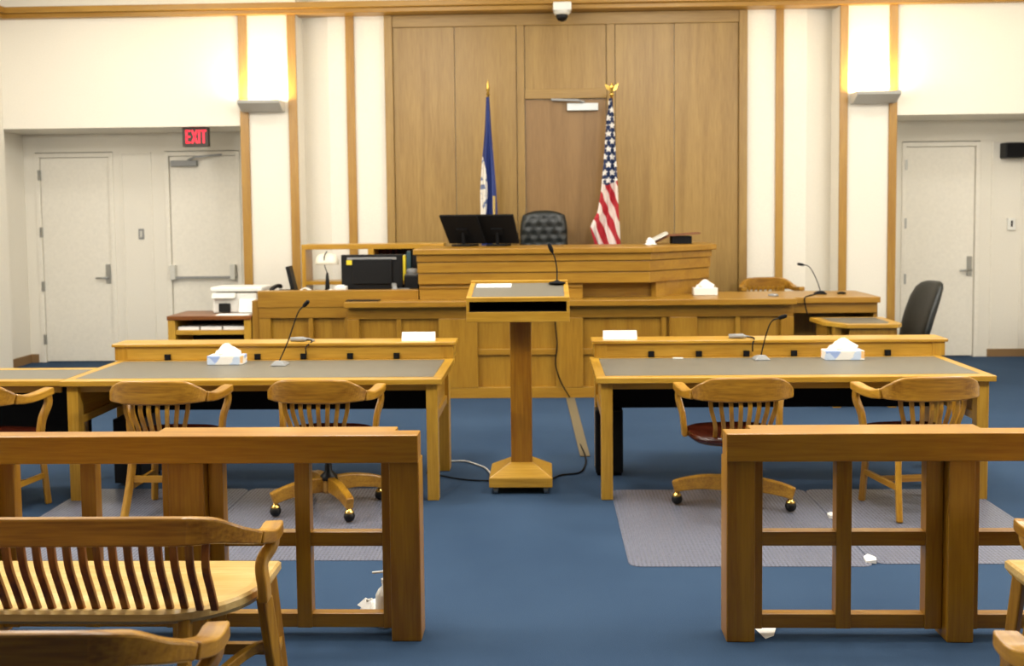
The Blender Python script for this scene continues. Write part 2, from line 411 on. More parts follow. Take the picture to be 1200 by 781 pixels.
# camera dome
r = thing('security_camera', 'white dome camera below the cornice above the panelling', 'camera', (.215, 11.17, 3.86))
part('mount', MB().box(.12, .315, 11.02, 11.17, 3.885, 3.975), WPLAS, r, bevel=.012)
part('collar', MB().lathe([(.085,3.885),(.09,3.87),(.075,3.845)], (.215,11.09,0)), LGREY, r, smooth=True)
part('dome', MB().lathe([(.066,3.85),(.062,3.82),(.045,3.79),(.01,3.775)], (.215,11.09,0)), BLACK, r, smooth=True)
# switch plates and box at right
r = thing('wall_switch', 'small grey wall switch between the two left doors', 'switch', (-4.80, DW, 1.54))
part('plate', MB().box(-4.835, -4.77, DW-.012, DW, 1.475, 1.60), GREYP, r, bevel=.003)
part('rocker', MB().box(-4.815, -4.79, DW-.02, DW-.012, 1.50, 1.575), LGREY, r)
r = thing('thermostat', 'small white thermostat on the wall right of the right door', 'thermostat', (5.43, DW, 1.54))
part('plate', MB().box(5.385, 5.475, DW-.03, DW, 1.48, 1.62), WPLAS, r, bevel=.004)
part('slot', MB().box(5.42, 5.44, DW-.034, DW-.03, 1.52, 1.59), BLACK, r)
r = thing('wall_speaker', 'black oblong speaker box high on the right wall', 'speaker', (5.5, DW, 2.3))
part('case', MB().box(5.29, 5.80, DW-.16, DW, 2.31, 2.485), BLACK, r, bevel=.008)
part('grille', MB().box(5.305, 5.785, DW-.165, DW-.16, 2.325, 2.47), MATTE, r)
r = thing('rail_end', 'short wooden rail end at the far right wall', 'rail', (5.75, 11.5, 0))
part('rail_top', MB().box(5.40, 5.98, 11.35, 11.5, .30, .46), wood('rail','x'), r, bevel=.005)
part('post', MB().box(5.66, 5.80, 11.36, 11.48, 0, .30), wood('rail','z'), r, bevel=.005)

# ================================================================= COUNTER (front tier of the bench)
ct = thing('courtroom_counter', 'long oak panelled counter below the judge bench', 'counter', (.2, 9.6, 0))
B = lambda *a: MB().box(*a)
bz, bx = wood('bench','z'), wood('bench','x')
part('counter_top', MB().prism([(-1.865,9.45),(2.32,9.45),(2.32,9.57),(3.12,9.57),(3.12,10.34),(-1.22,10.34),(-1.22,9.66),(-1.865,9.66)], .872, .928), bx, ct, bevel=.006)
part('clerk_worktop', B(-2.71, -1.225, 9.765, 10.40, .89, .928), bx, ct, bevel=.004)
sc = part('clerk_screen', B(-2.735, -1.195, 9.66, 9.76, .862, 1.022), bx, ct, bevel=.005)
# main front
part('back_panel', B(-1.86, 2.31, 9.60, 9.64, 0, .872), bz, ct)
part('top_rail', B(-1.86, 2.315, 9.56, 9.60, .755, .872), bx, ct, bevel=.003)
part('bottom_rail', B(-1.86, 2.315, 9.55, 9.60, 0, .10), bx, ct, bevel=.003)
for x0, x1 in ((-1.86,-1.745),(-.995,-.63),(.105,.358),(1.163,1.422),(2.197,2.315)):
    part('pilaster', B(x0, x1, 9.545, 9.60, .10, .755), bz, ct, bevel=.003)
for x in (-1.373, 1.115, 1.802): part('stile', B(x-.022, x+.022, 9.57, 9.60, .10, .755), bz, ct, bevel=.003)
for x0, x1 in ((-1.745,-.995),(-.63,.105),(.358,1.163),(1.422,2.197)):
    part('middle_rail', B(x0, x1, 9.572, 9.60, .405, .46), bx, ct, bevel=.003)
# left clerk front
part('back_panel', B(-2.73, -1.86, 9.72, 9.76, 0, .862), bz, ct)
part('top_rail', B(-2.73, -1.865, 9.67, 9.72, .76, .862), bx, ct, bevel=.003)
part('bottom_rail', B(-2.73, -1.865, 9.67, 9.72, 0, .10), bx, ct, bevel=.003)
for x0, x1 in ((-2.73,-2.62),(-2.255,-2.212),(-1.91,-1.866)): part('stile', B(x0, x1, 9.675, 9.72, .10, .76), bz, ct, bevel=.003)
part('end_panel', B(-2.80, -2.735, 9.69, 10.40, 0, .93), bz, ct, bevel=.004)
# witness side at right
part('apron', B(2.32, 3.10, 9.62, 9.66, .775, .872), bx, ct, bevel=.003)
part('witness_panel', B(2.32, 3.12, 10.22, 10.26, 0, .872), bz, ct)
part('end_panel', B(3.08, 3.12, 9.66, 10.22, 0, .872), bz, ct)

# ================================================================= JUDGE BENCH
jb = thing('judge_bench', 'raised oak judge bench with stepped front and angled right corner', 'bench', (.2, 9.9, .928))
def strip(poly, t, z0, z1):   # a wall of thickness t behind a plan polyline (facing -y)
    m = MB(); back = []
    for i, p in enumerate(poly):
        a = Vector(poly[max(i-1,0)]); b = Vector(poly[min(i+1,len(poly)-1)]); d = (b-a).normalized(); back.append((p[0]-d.y*t, p[1]+d.x*t))
    return m.prism(list(poly)+back[::-1], z0, z1)
def plan(o): return [(-1.19-o*.4,9.63-o),(.99+o*.4,9.63-o),(1.645+o,10.24-o*.5)]
for z0, z1, o in ((1.075,1.178,0),(1.184,1.282,.013),(1.288,1.354,.026)):
    part('front_band', strip(plan(o), .10, z0, z1), bx, jb, bevel=.005)
part('front_core', strip(plan(-.02), .06, 1.07, 1.354), bx, jb)
part('bench_top', MB().prism([(-1.23,9.575),(1.015,9.575),(1.715,10.22),(1.715,10.9),(1.2,10.9),(1.0,10.5),(-1.23,10.5)], 1.356, 1.411), bx, jb, bevel=.008)
part('end_panel', B(-1.19, -1.14, 9.74, 10.40, .928, 1.356), bz, jb)
part('lower_front', B(-1.185, .363, 9.672, 9.74, .928, 1.07), bx, jb, bevel=.003)
part('step_moulding', B(-1.185, .363, 9.658, 9.672, 1.03, 1.05), bx, jb, bevel=.003)
part('recess_back', B(.363, 1.16, 9.82, 9.88, .928, 1.07), bx, jb)
part('recess_side', B(.325, .363, 9.74, 9.88, .928, 1.07), bx, jb)
part('corner_front', strip([(1.06,9.73),(1.63,10.26)], .06, .928, 1.07), bx, jb)
part('end_panel', B(1.58, 1.64, 10.30, 10.88, .928, 1.356), bz, jb)

# two monitors on the bench, seen from behind, leaning back
def bench_monitor(lab, x, y, yaw, w):
    r = thing('monitor', lab, 'monitor', (0,0,0), 'monitors on the judge bench')
    T = Matrix.Rotation(math.radians(38), 4, 'X')
    p = MB().box(-w/2, w/2, -.012, .012, .0, .36); p.v = [tuple(T @ Vector(v) + Vector((0,0,.03))) for v in p.v]
    part('screen_shell', p, MATTE, r, bevel=.004)
    p = MB().box(-w/2+.02, w/2-.02, .012, .014, .02, .34); p.v = [tuple(T @ Vector(v) + Vector((0,0,.03))) for v in p.v]
    part('display', p, SCREEN, r)
    p = MB().box(-.06, .06, -.03, -.012, .12, .20); p.v = [tuple(T @ Vector(v) + Vector((0,0,.03))) for v in p.v]
    part('mount_plate', p, MATTE, r)
    part('base', MB().box(-.10, .10, -.17, .06, 0, .02), MATTE, r, bevel=.006)
    part('neck', MB().tube([(0,-.09,.01),(0,-.11,.15)], .016), MATTE, r)
    r.location = (x, y, 1.411); r.rotation_euler = (0,0,yaw)
bench_monitor('black monitor back leaning left of the judge chair, nearer the bookcase', -.77, 10.36, math.radians(-22), .41)
bench_monitor('black monitor back leaning beside the judge chair', -.44, 10.34, math.radians(-14), .40)

# judge chair
r = thing('judge_chair', 'black tufted leather chair behind the judge bench', 'chair', (0, 10.92, .3))
bk = MB(); nx, nz = 24, 24; W0, W1, H0, H1 = .205, .255, .95, 1.465
vs = []; fs = []
tufts = [(i*.11+(.055 if j % 2 else 0), H1-.09-j*.085) for j in range(5) for i in range(-2, 3)]
for s_ in (0, 1):
    for j in range(nz+1):
        for i in range(nx+1):
            u = i/nx*2-1; w = j/nz
            hw = W1+(W0-W1)*max(0,(w-.6)/.4)**2*.6; xx = u*hw
            zz = H0 + w*(H1-H0 - .05*abs(u)**2.4)
            dd = .05*(1-u**6)*(1-abs(w*2-1)**8)
            if s_ == 0:
                for tx, tz in tufts:
                    q = ((xx-tx)**2+(zz-tz)**2)
                    dd -= .016*math.exp(-q/.0007)
            vs.append((xx, (10.86-.30)-.3+.3-dd if s_ == 0 else 10.86-.30+.06+dd*.5, zz+.3))
n1 = (nx+1)*(nz+1)
for s_ in (0, 1):
    for j in range(nz):
        for i in range(nx):
            a = s_*n1+j*(nx+1)+i; fs.append((a,a+1,a+nx+2,a+nx+1))
def ring():
    return [i for i in range(nx)] + [nx+j*(nx+1) for j in range(nz)] + [nz*(nx+1)+nx-i for i in range(nx)] + [(nz-j)*(nx+1) for j in range(nz)]
rg = ring()
for i in range(len(rg)): a, b = rg[i], rg[(i+1)%len(rg)]; fs.append((a, b, b+n1, a+n1))
bk.add([(v[0], v[1]+.50, v[2]-.0) for v in vs], fs)
part('backrest', bk, BLEATH, r, smooth=True)
part('seat', MB().box(-.27, .27, 10.56, 11.06, .72, .84), BLEATH, r, bevel=.04)
for sx in (-1, 1): part('armrest', MB().sweep([(sx*.29,11.0,.86),(sx*.31,10.95,1.0),(sx*.31,10.68,1.0),(sx*.29,10.62,.85)], (.06,.04)), BLEATH, r, bevel=.01)
part('backrest_support', B(-.10, .10, 11.06, 11.09, .76, 1.35), BLACK, r)
part('gas_column', MB().tube([(0,10.82,.40),(0,10.82,.73)], .03), BLACK, r)
for a in range(5):
    g = a*2*PI/5+.3; part('leg', MB().sweep([(0,10.82,.41),(.28*math.cos(g),10.82+.28*math.sin(g),.345)], (.05,.035)).ball((.28*math.cos(g),10.82+.28*math.sin(g),.328), .028), BLACK, r)

# binder and papers on the bench right
r = thing('file_rest', 'brown slanted folder propped on a black box at the bench right corner', 'folder', (1.38,10.42,1.411))
part('box', B(1.29, 1.490, 10.36, 10.55, 1.411, 1.490), MATTE, r, bevel=.004)
part('cover', MB().hexa([(1.11,10.34,1.415),(1.27,10.34,1.490),(1.27,10.6,1.490),(1.11,10.6,1.415)], [(1.105,10.34,1.427),(1.27,10.34,1.505),(1.27,10.6,1.505),(1.105,10.6,1.427)]).hexa([(1.27,10.34,1.490),(1.575,10.34,1.510),(1.575,10.6,1.510),(1.27,10.6,1.490)],[(1.27,10.34,1.505),(1.575,10.34,1.525),(1.575,10.6,1.525),(1.27,10.6,1.505)]), REDBR, r)
r = thing('paper_stack', 'white papers leaning on the slanted folder at the bench right corner', 'papers', (1.18,10.42,1.411))
part('sheets', MB().hexa([(1.10,10.28,1.440),(1.245,10.28,1.512),(1.245,10.5,1.512),(1.10,10.5,1.440)],[(1.085,10.28,1.460),(1.235,10.28,1.535),(1.235,10.5,1.535),(1.085,10.5,1.460)]), LGREY, r)
r = thing('paper_crumple', 'small white crumpled paper left of the papers on the bench top', 'paper', (1.06,10.25,1.411))
cr = MB().lathe([(.07,0),(.05,.014),(.03,.04),(.018,.06),(.004,.065)], (1.06,10.25,1.411), 9)
cr.v = [(x+random.uniform(-.012,.012), y+random.uniform(-.012,.012), z+(random.uniform(-.006,.008) if z > 1.4 else 0)) for x,y,z in cr.v]
part('sheet', cr, PAPER, r)

# ================================================================= FLAGS
def cloth(name, mat, parent, rows, amp, nf, y, tilt=0):
    # rows: list of (z, x_left, x_right)
    n = 48; vs = []; uvs = []; fs = []
    zs = [q[0] for q in rows]; m = 44; ztop = zs[0]
    for j in range(m+1):
        z = zs[0]+(zs[-1]-zs[0])*j/m
        for i in range(len(rows)-1):
            if rows[i][0] >= z >= rows[i+1][0]-1e-6:
                t = (rows[i][0]-z)/(rows[i][0]-rows[i+1][0]); xl = rows[i][1]+(rows[i+1][1]-rows[i][1])*t; xr = rows[i][2]+(rows[i+1][2]-rows[i][2])*t
        for k in range(n+1):
            u = k/n; a = amp*(.25+.75*j/m)
            x = xl+(xr-xl)*(u+.03*math.sin(u*2*PI*nf))
            vs.append((x, y + a*math.sin(u*2*PI*nf+.6+j*.02) + .02*math.sin(u*7+j*.15), z)); uvs.append(((xl+(xr-xl)*u)-parent.location.x, ztop-z))
    for j in range(m):
        for k in range(n): q = j*(n+1)+k; fs.append((q,q+1,q+n+2,q+n+1))
    mb = MB().add(vs, fs); o = mb.build(name, mat, parent, smooth=True)
    uvl = o.data.uv_layers.new(name='UVMap')
    for lp in o.data.loops: uvl.data[lp.index].uv = uvs[lp.vertex_index]
    sd = o.modifiers.new('thick', 'SOLIDIFY'); sd.thickness = .004
    return o
r = thing('flag', 'furled national flag with stars and red and white stripes on eagle-topped pole', 'flag', (.66, 11.12, .3))
cloth('flag_cloth', USFLAG, r, [(2.955,.715,.745),(2.75,.69,.765),(2.3,.655,.785),(2.0,.625,.80),(1.75,.585,.81),(1.58,.50,.82),(1.36,.56,.83),(1.05,.58,.83)], .045, 3, 11.06)
part('pole', MB().tube([(.80,11.12,.33),(.742,11.12,2.99)], .014), GOLD, r, smooth=True)
part('base', MB().lathe([(.17,0),(.17,.02),(.06,.05),(.03,.10),(.02,.12)], (.80,11.12,.3), 24), GOLD, r, smooth=True)
fin = MB().ball((.741,11.12,3.0), .026).tube([(.741,11.12,3.02),(.741,11.115,3.08),(.742,11.10,3.105)], [.018,.028,.010], 10).ball((.742,11.095,3.108), .013)
for sx in (-1, 1):
    fin.add([(.741+sx*.01,11.12,3.035),(.741+sx*.05,11.125,3.05),(.741+sx*.075,11.13,3.12),(.741+sx*.045,11.125,3.10),(.741+sx*.02,11.12,3.085),
             (.741+sx*.01,11.108,3.035),(.741+sx*.05,11.113,3.05),(.741+sx*.075,11.118,3.12),(.741+sx*.045,11.113,3.10),(.741+sx*.02,11.108,3.085)],
            [(0,1,2,3,4),(9,8,7,6,5)]+[(i,(i+1)%5,5+(i+1)%5,5+i) for i in range(5)])
part('eagle_finial', fin, GOLD, r)
r = thing('flag', 'furled dark blue flag with white seal on spear-topped pole', 'flag', (-.585, 11.12, .3))
cloth('flag_cloth', VAFLAG, r, [(2.985,-.605,-.575),(2.65,-.625,-.558),(2.3,-.66,-.53),(2.0,-.68,-.51),(1.63,-.68,-.495),(1.1,-.67,-.50)], .04, 2, 11.06)
part('pole', MB().tube([(-.585,11.12,.33),(-.587,11.12,3.0)], .013), GOLD, r, smooth=True)
part('base', MB().lathe([(.17,0),(.17,.02),(.06,.05),(.03,.10),(.02,.12)], (-.585,11.12,.3), 24), GOLD, r, smooth=True)
part('spear_finial', MB().lathe([(.012,0),(.022,.03),(.012,.05),(.022,.09),(.002,.19)], (-.587,11.12,2.99), 12), GOLD, r)

# ================================================================= CLERK AREA
bc = thing('bookcase', 'oak bookcase behind the clerk screen below the white wall', 'bookcase', (-1.77, 10.65, 0))
part('top_board', B(-2.505, -1.03, 10.50, 10.82, 1.385, 1.437), wood('oak','x'), bc, bevel=.004)
for x0, x1 in ((-2.505,-2.462),(-1.815,-1.755),(-1.075,-1.03)): part('upright', B(x0, x1, 10.50, 10.82, 0, 1.385), wood('oak','z'), bc, bevel=.003)
for x0, x1 in ((-2.462,-1.815),(-1.755,-1.075)):
    part('shelf', B(x0, x1, 10.50, 10.82, 1.02, 1.055), wood('oak','x'), bc); part('shelf', B(x0, x1, 10.50, 10.82, .10, .14), wood('oak','x'), bc)
part('back_panel', B(-1.755, -1.075, 10.81, 10.825, .14, 1.385), wood('dark','z'), bc)  # dark brown puts the shade inside the right bay into the colour
for i, (x0, w, h, mt, lab) in enumerate(((-1.46,.035,.26,YELLOW,'thin yellow folder upright on the right bookcase shelf'), (-1.42,.05,.30,TEAL,'dark teal binder upright beside the yellow folder'),
                                         (-1.36,.06,.29,BLACK,'black binder upright beside the teal binder'))):
    f = thing('binder', lab, 'binder', (x0+w/2,10.62,1.055)); part('spine', B(x0, x0+w-.004, 10.53, 10.75, 1.055, 1.055+h), mt, f, bevel=.004)
    part('pages', B(x0+.006, x0+w-.01, 10.55, 10.755, 1.06, 1.055+h+.004), PAPER, f)

r = thing('desk_lamp', 'banker lamp with white glass shade on the clerk desk', 'lamp', (-2.155,10.1,.928))
part('base', MB().lathe([(.075,0),(.075,.015),(.03,.03),(.015,.04)], (-2.155,10.1,.928)), BRASS, r, smooth=True)
part('stem', MB().lathe([(.02,.03),(.026,.06),(.016,.20),(.01,.24)], (-2.155,10.1,.928), 12), BLACK, r, smooth=True)
part('arm', MB().tube(spline([(-2.155,10.1,1.165),(-2.165,10.04,1.24),(-2.165,10.03,1.33),(-2.155,10.1,1.378)]), .005), BLACK, r, smooth=True)
shd = MB(); vs = []; fs = []; n = 14; m_ = 24
for i in range(m_+1):
    q = -1+2*i/m_; f = max(.05, (1-abs(q)**4)**.5)
    for k in range(n): g = PI*k/(n-1); vs.append((-2.155+.118*q, 10.1-.085*f*math.cos(g), 1.25+.108*math.sin(g)*f))
for i in range(m_):
    for k in range(n-1): fs.append((i*n+k, i*n+k+1, (i+1)*n+k+1, (i+1)*n+k))
sd_ = part('shade', shd.add(vs, fs), LAMPGL, r, smooth=True)
q = sd_.modifiers.new('thick', 'SOLIDIFY'); q.thickness = .005
r = thing('computer_monitor', 'black monitor with yellow sticker on the clerk desk', 'monitor', (-1.70,10.1,.928))
sh = part('screen_shell', B(-2.01, -1.40, 10.08, 10.12, .99, 1.345), BLACK, r, bevel=.006)
part('back_bulge', B(-1.90, -1.50, 10.06, 10.08, 1.05, 1.30), BLACK, sh, bevel=.008)
part('vent', B(-1.95, -1.46, 10.072, 10.08, 1.295, 1.318), GREYP, sh)
part('sticker', B(-1.955, -1.885, 10.073, 10.080, 1.245, 1.29), YELLOW, sh)
part('display', B(-1.99, -1.42, 10.12, 10.122, 1.01, 1.325), SCREEN, sh)
part('stand', B(-1.75, -1.65, 10.10, 10.14, .935, 1.05), BLACK, r); part('foot', B(-1.82, -1.58, 10.0, 10.22, .928, .94), BLACK, r)
def phone(lab, x, y, yaw, body, cat='telephone'):
    r = thing('telephone', lab, cat, (0,0,0))
    part('body', MB().prism([(-.10,0),(.11,0),(.11,.085),(-.10,.03)], -.09, .09, 'x'), body, r, bevel=.008)
    part('handset', MB().sweep(spline([(-.065,-.09,.075),(-.065,-.05,.105),(-.065,.05,.125),(-.065,.09,.10)],4), (.045,.03)), body, r, bevel=.008)
    part('keypad', MB().hexa([(-.02,-.06,.04),(.07,-.06,.04),(.07,.05,.068),(-.02,.05,.068)],[(-.02,-.06,.047),(.07,-.06,.047),(.07,.05,.075),(-.02,.05,.075)]), GREYP, r)
    r.location = (x,y,.928); r.rotation_euler = (0,0,yaw); return r
phone('grey desk phone beside the judge bench on the clerk desk', -1.40, 9.95, .2, GREYP)
phone('black desk phone at the left end of the clerk screen', -2.57, 9.93, -.3, BLACK)
r = thing('tablet_stand', 'slim black upright tablet beside the black desk phone', 'tablet', (-2.50,10.12,.928))
part('panel', MB().hexa([(-2.515,10.10,.95),(-2.475,10.10,.95),(-2.475,10.25,.95),(-2.515,10.25,.95)],[(-2.575,10.10,1.23),(-2.54,10.10,1.235),(-2.54,10.25,1.235),(-2.575,10.25,1.23)]), BLACK, r, bevel=.004)
part('foot', B(-2.56, -2.44, 10.06, 10.28, .928, .95), BLACK, r, bevel=.004)
tag(B(-1.39, -1.245, 10.10, 10.30, .928, 1.135).build('speaker_box', BLACK, loc=(-1.32,10.2,.928), bevel=.01), 'black box beside the judge bench on the clerk desk', 'box')
r = thing('dish', 'grey rounded dish on top of the black box by the judge bench', 'dish', (-1.32,10.2,1.135))
part('bowl', MB().lathe([(.05,0),(.062,.02),(.058,.045),(.04,.06),(.01,.062)], (-1.32,10.2,1.137)), GREYP, r, smooth=True)
part('rim', MB().lathe([(.075,0),(.078,.006),(.06,.01)], (-1.32,10.2,1.135)), GREYP, r)
ar = spline([(-2.41,9.92,.928),(-2.40,9.92,.99),(-2.335,9.92,1.03),(-2.27,9.92,.99),(-2.26,9.92,.928)], 6)
tag(MB().sweep(ar, (.05,.012)).build('paper_roll', WPLAS, loc=(-2.335,9.92,.928)), 'white curved band left of the banker lamp', 'paper roll')
r = thing('tissue_packet', 'small white packet between the banker lamp and the clerk monitor', 'packet', (-1.98,9.95,.928))
part('packet', B(-2.045, -1.93, 9.90, 10.0, .928, 1.045), WPLAS, r, bevel=.012); part('flap', B(-2.02, -1.96, 9.93, 9.97, 1.045, 1.055), PAPER, r)
tag(MB().ball((-2.10,9.98,.98), .035).lathe([(.03,0),(.03,.02)], (-2.10,9.98,.928)).build('lamp_base_highlight', WPLAS, loc=(-2.10,9.98,.928), smooth=True), 'small white ball added as the highlight on the banker lamp base', 'highlight')  # white ball put in as the highlight on the lamp base
tag(B(-1.86, -1.55, 9.50, 9.63, .928, .938).build('notepad', BLACK, loc=(-1.7,9.56,.928)), 'thin dark notepad lying on the counter below the clerk screen', 'notepad')

# low shelf unit with printer
ls = thing('shelf_unit', 'low brown open shelf unit under the printer', 'shelf unit', (-3.21, 9.95, 0))
dk = wood('lect','x')
part('top_board', B(-3.63, -2.81, 9.69, 10.25, .745, .785), wood('slat','x'), ls, bevel=.004)
for x0, x1 in ((-3.625,-3.555),(-2.885,-2.815)): part('side_board', B(x0, x1, 9.70, 10.24, 0, .745), wood('oak','z'), ls, bevel=.003)
part('shelf', B(-3.555, -2.885, 9.72, 10.22, .60, .645), wood('oak','x'), ls, bevel=.003)
part('bottom_board', B(-3.555, -2.885, 9.72, 10.22, .05, .09), dk, ls)
part('back_panel', B(-3.555, -2.885, 10.20, 10.23, .09, .745), MATTE, ls)
for i, x in enumerate((-3.44,-3.22,-3.0)):
    t = B(x-.10, x+.10, 9.75, 10.03, .645, .675).build('paper_tray_stack', PAPER, loc=(x,9.89,.645))
    tag(t, ('left','middle','right')[i]+' white paper stack inside the low shelf unit', 'paper stack', 'paper stacks in the low shelf unit')
pr = thing('printer', 'white office printer on the low brown shelf unit', 'printer', (-3.0, 10.05, .785))
part('body', MB().prism([(-3.26,.785),(-2.82,.785),(-2.82,.99),(-3.26,.99)], 9.93, 10.24, 'y'), WPLAS, pr, bevel=.02)
part('scanner_lid', MB().box(-3.27, -2.76, 9.90, 10.25, 1.0, 1.045), WPLAS, pr, bevel=.012)
part('control_panel', MB().hexa([(-3.25,9.86,.94),(-3.02,9.86,.94),(-3.02,9.94,.94),(-3.25,9.94,.94)],[(-3.25,9.90,.99),(-3.02,9.90,.99),(-3.02,9.94,.99),(-3.25,9.94,.99)]), LGREY, pr, bevel=.004)
part('output_slot', B(-3.19, -3.08, 9.90, 9.935, .80, .885), BLACK, pr, bevel=.006)
part('paper_support', MB().hexa([(-2.98,9.86,.80),(-2.82,9.86,.80),(-2.82,9.88,.80),(-2.98,9.88,.80)],[(-2.98,9.90,.93),(-2.82,9.90,.93),(-2.82,9.92,.93),(-2.98,9.92,.93)]), WPLAS, pr)
tag(B(-3.16, -2.84, 9.71, 9.84, .785, .793).build('loose_papers', PAPER, loc=(-3.0,9.78,.785)), 'white sheets lying in front of the printer', 'papers')

# ================================================================= TISSUE BOXES, MICS, CARDS
def tissue_box(lab, x, y, z, w=.25, d=.12, h=.075, rot=0, mat=TBOX):
    r = thing('tissue_box', lab, 'tissue box', (0,0,0), 'tissue boxes')
    part('box', MB().box(-w/2, w/2, -d/2, d/2, 0, h), mat, r, bevel=.004)
    t = MB(); n = 16; vs = []; rings = ((1.0,0),(.92,.02),(.6,.045),(.34,.062),(.12,.075))
    for q, (s, zz) in enumerate(rings):
        for k in range(n):
            g = 2*PI*k/n; f = 1+.22*math.sin(3*g+q)+.12*math.sin(7*g+q*2)
            vs.append((w*.34*s*f*math.cos(g), d*.36*s*f*math.sin(g), h+zz+.008*math.sin(5*g+q) if q else h))
    t.add(vs, [(q*n+k, q*n+(k+1)%n, (q+1)*n+(k+1)%n, (q+1)*n+k) for q in range(4) for k in range(n)] + [tuple(range(n))[::-1], tuple(range(4*n,5*n))])
    part('tissue', t, TISSUE, r)
    r.location = (x,y,z); r.rotation_euler = (0,0,rot); return r
tissue_box('printed tissue box on the left counsel table', -2.13, 6.76, .7515, .235, .12, .06)
tissue_box('printed tissue box on the right counsel table', 1.97, 6.80, .7515, .255, .12, .062)
tissue_box('white tissue box on the counter below the bench right corner', 1.555, 9.95, .929, .23, .12, .07, mat=WPLAS)

def gooseneck(lab, x, y, z, pts, base_m, brot=0, kind='wedge', tip=None):
    r = thing('microphone', lab, 'microphone', (0,0,0), 'gooseneck microphones')
    if kind == 'wedge':
        part('base', MB().hexa([(-.055,-.055,0),(.055,-.055,0),(.055,.075,0),(-.055,.075,0)],[(-.022,-.03,.035),(.022,-.03,.035),(.03,.05,.022),(-.03,.05,.022)]), base_m, r, bevel=.008)
    else:
        part('base', MB().lathe([(.055,0),(.055,.006),(.02,.012),(.012,.02)]), base_m, r, smooth=True)
    P = spline(pts, 8); part('neck', MB().tube(P, .0045, 8), BLACK, r, smooth=True)
    a, b = Vector(pts[-2]), Vector(pts[-1]); d = (b-a).normalized()
    part('mic_head', MB().tube([b-d*.01, b, b+d*.02, b+d*.05, b+d*.06], [.006,.012,.014,.013,.005], 12), MATTE, r, smooth=True)
    r.location = (x,y,z); r.rotation_euler = (0,0,0)
    return r
gooseneck('gooseneck microphone with grey base on the left counsel table', -1.755, 6.68, .7515, [(0,0,.03),(.06,0,.16),(.115,-.02,.30),(.15,-.05,.365),(.19,-.08,.40)], GREYP)
gooseneck('gooseneck microphone with grey base on the right counsel table', 1.435, 6.80, .7515, [(0,0,.03),(.02,0,.12),(.045,-.02,.22),(.065,-.05,.265),(.10,-.09,.285)], GREYP)
gooseneck('slim black microphone rising from the lectern top', .082, 6.56, 1.287, [(0,0,.008),(.0,.0,.09),(-.012,-.01,.16),(-.030,-.02,.205)], MATTE, kind='round')
gooseneck('thin microphone bent left on the witness stand top', 2.66, 9.93, .929, [(0,0,.03),(-.03,0,.12),(-.085,-.01,.23),(-.13,-.02,.275),(-.17,-.02,.283)], MATTE)

# ================================================================= COUNSEL TABLES
def counsel_table(lab, x0, x1, ledge, groms):
    Y0, Y1 = 6.08, 6.93
    t = thing('counsel_table', lab, 'table', ((x0+x1)/2, 6.5, 0), 'counsel tables')
    ox, oy, oz = wood('oak','x'), wood('oak','y'), wood('oak','z')
    top = part('table_top', MB().box(x0, x1, Y0, Y0+.085, .715, .75).box(x0, x1, Y1-.03, Y1+.06, .715, .75).box(x0+.06, x1-.06, Y0+.085, Y1-.03, .715, .742), ox, t, bevel=.004)
    for a, b in ((x0, x0+.06), (x1-.06, x1)): part('edge_border', MB().box(a, b, Y0+.085, Y1-.03, .715, .75), oy, top, bevel=.003)
    part('leather_inset', MB().box(x0+.06, x1-.06, Y0+.085, Y1-.03, .742, .7505), LEATHER, top)
    lg = part('back_ledge', MB().box(ledge[0]+.02, ledge[1]-.02, 6.945, 7.14, .75, .845).box(ledge[0], ledge[1], 6.925, 7.16, .845, .866), ox, t, bevel=.004)
    part('end_cap', MB().box(ledge[0]+.016, ledge[0]+.10, 6.942, 7.14, .751, .844), oz, lg); part('end_cap', MB().box(ledge[1]-.10, ledge[1]-.016, 6.942, 7.14, .751, .844), oz, lg)
    for g in groms: part('cable_grommet', MB().box(g-.02, g+.02, 6.93, 6.946, .752, .792).box(g-.013, g+.013, 6.926, 6.93, .758, .785), MATTE, lg)
    part('apron', MB().box(x0+.06, x1-.06, 6.14, 6.165, .672, .715), ox, t)
    for xa in (x0+.03, x1-.10):
        part('leg', MB().box(xa, xa+.07, 6.11, 6.18, 0, .715), oz, t, bevel=.004)
        part('leg', MB().box(xa, xa+.07, 6.82, 6.95, 0, .715), oz, t, bevel=.004)
        part('end_panel', MB().box(xa+.02, xa+.045, 6.18, 6.82, .52, .715), oy, t); part('end_rail', MB().box(xa+.008, xa+.06, 6.18, 6.82, .47, .52), oy, t, bevel=.003)
    part('modesty_panel', MB().box(x0+.10, x1-.10, 6.86, 6.885, .42, .715), MATTE, t)
    return t
counsel_table('left counsel table with grey leather top and raised back ledge', -2.95, -.62, (-2.985,-.61), [-2.60,-2.285,-1.975,-1.657,-1.335,-1.015])
counsel_table('right counsel table with grey leather top and raised back ledge', .305, 2.665, (.322,2.71), [.723,1.045,1.365,1.685,2.0,2.312])
w = thing('side_table', 'lower leather topped table joined to the left end of the left counsel table', 'table', (-3.6,6.35,0))
part('table_top', MB().box(-4.3, -2.955, 6.10, 6.17, .715, .75).box(-4.3, -2.955, 6.56, 6.63, .715, .75), wood('oak','x'), w, bevel=.004)
part('leather_inset', MB().box(-4.3, -2.955, 6.17, 6.56, .715, .7485), LEATHER, w)
part('apron', MB().box(-4.28, -2.97, 6.14, 6.16, .67, .715), wood('oak','x'), w)
part('modesty_panel', MB().box(-4.2, -2.98, 6.55, 6.57, .25, .715), MATTE, w)
for x in (-4.28, -3.05): part('leg', MB().box(x, x+.06, 6.50, 6.55, 0, .715), wood('oak','z'), w)
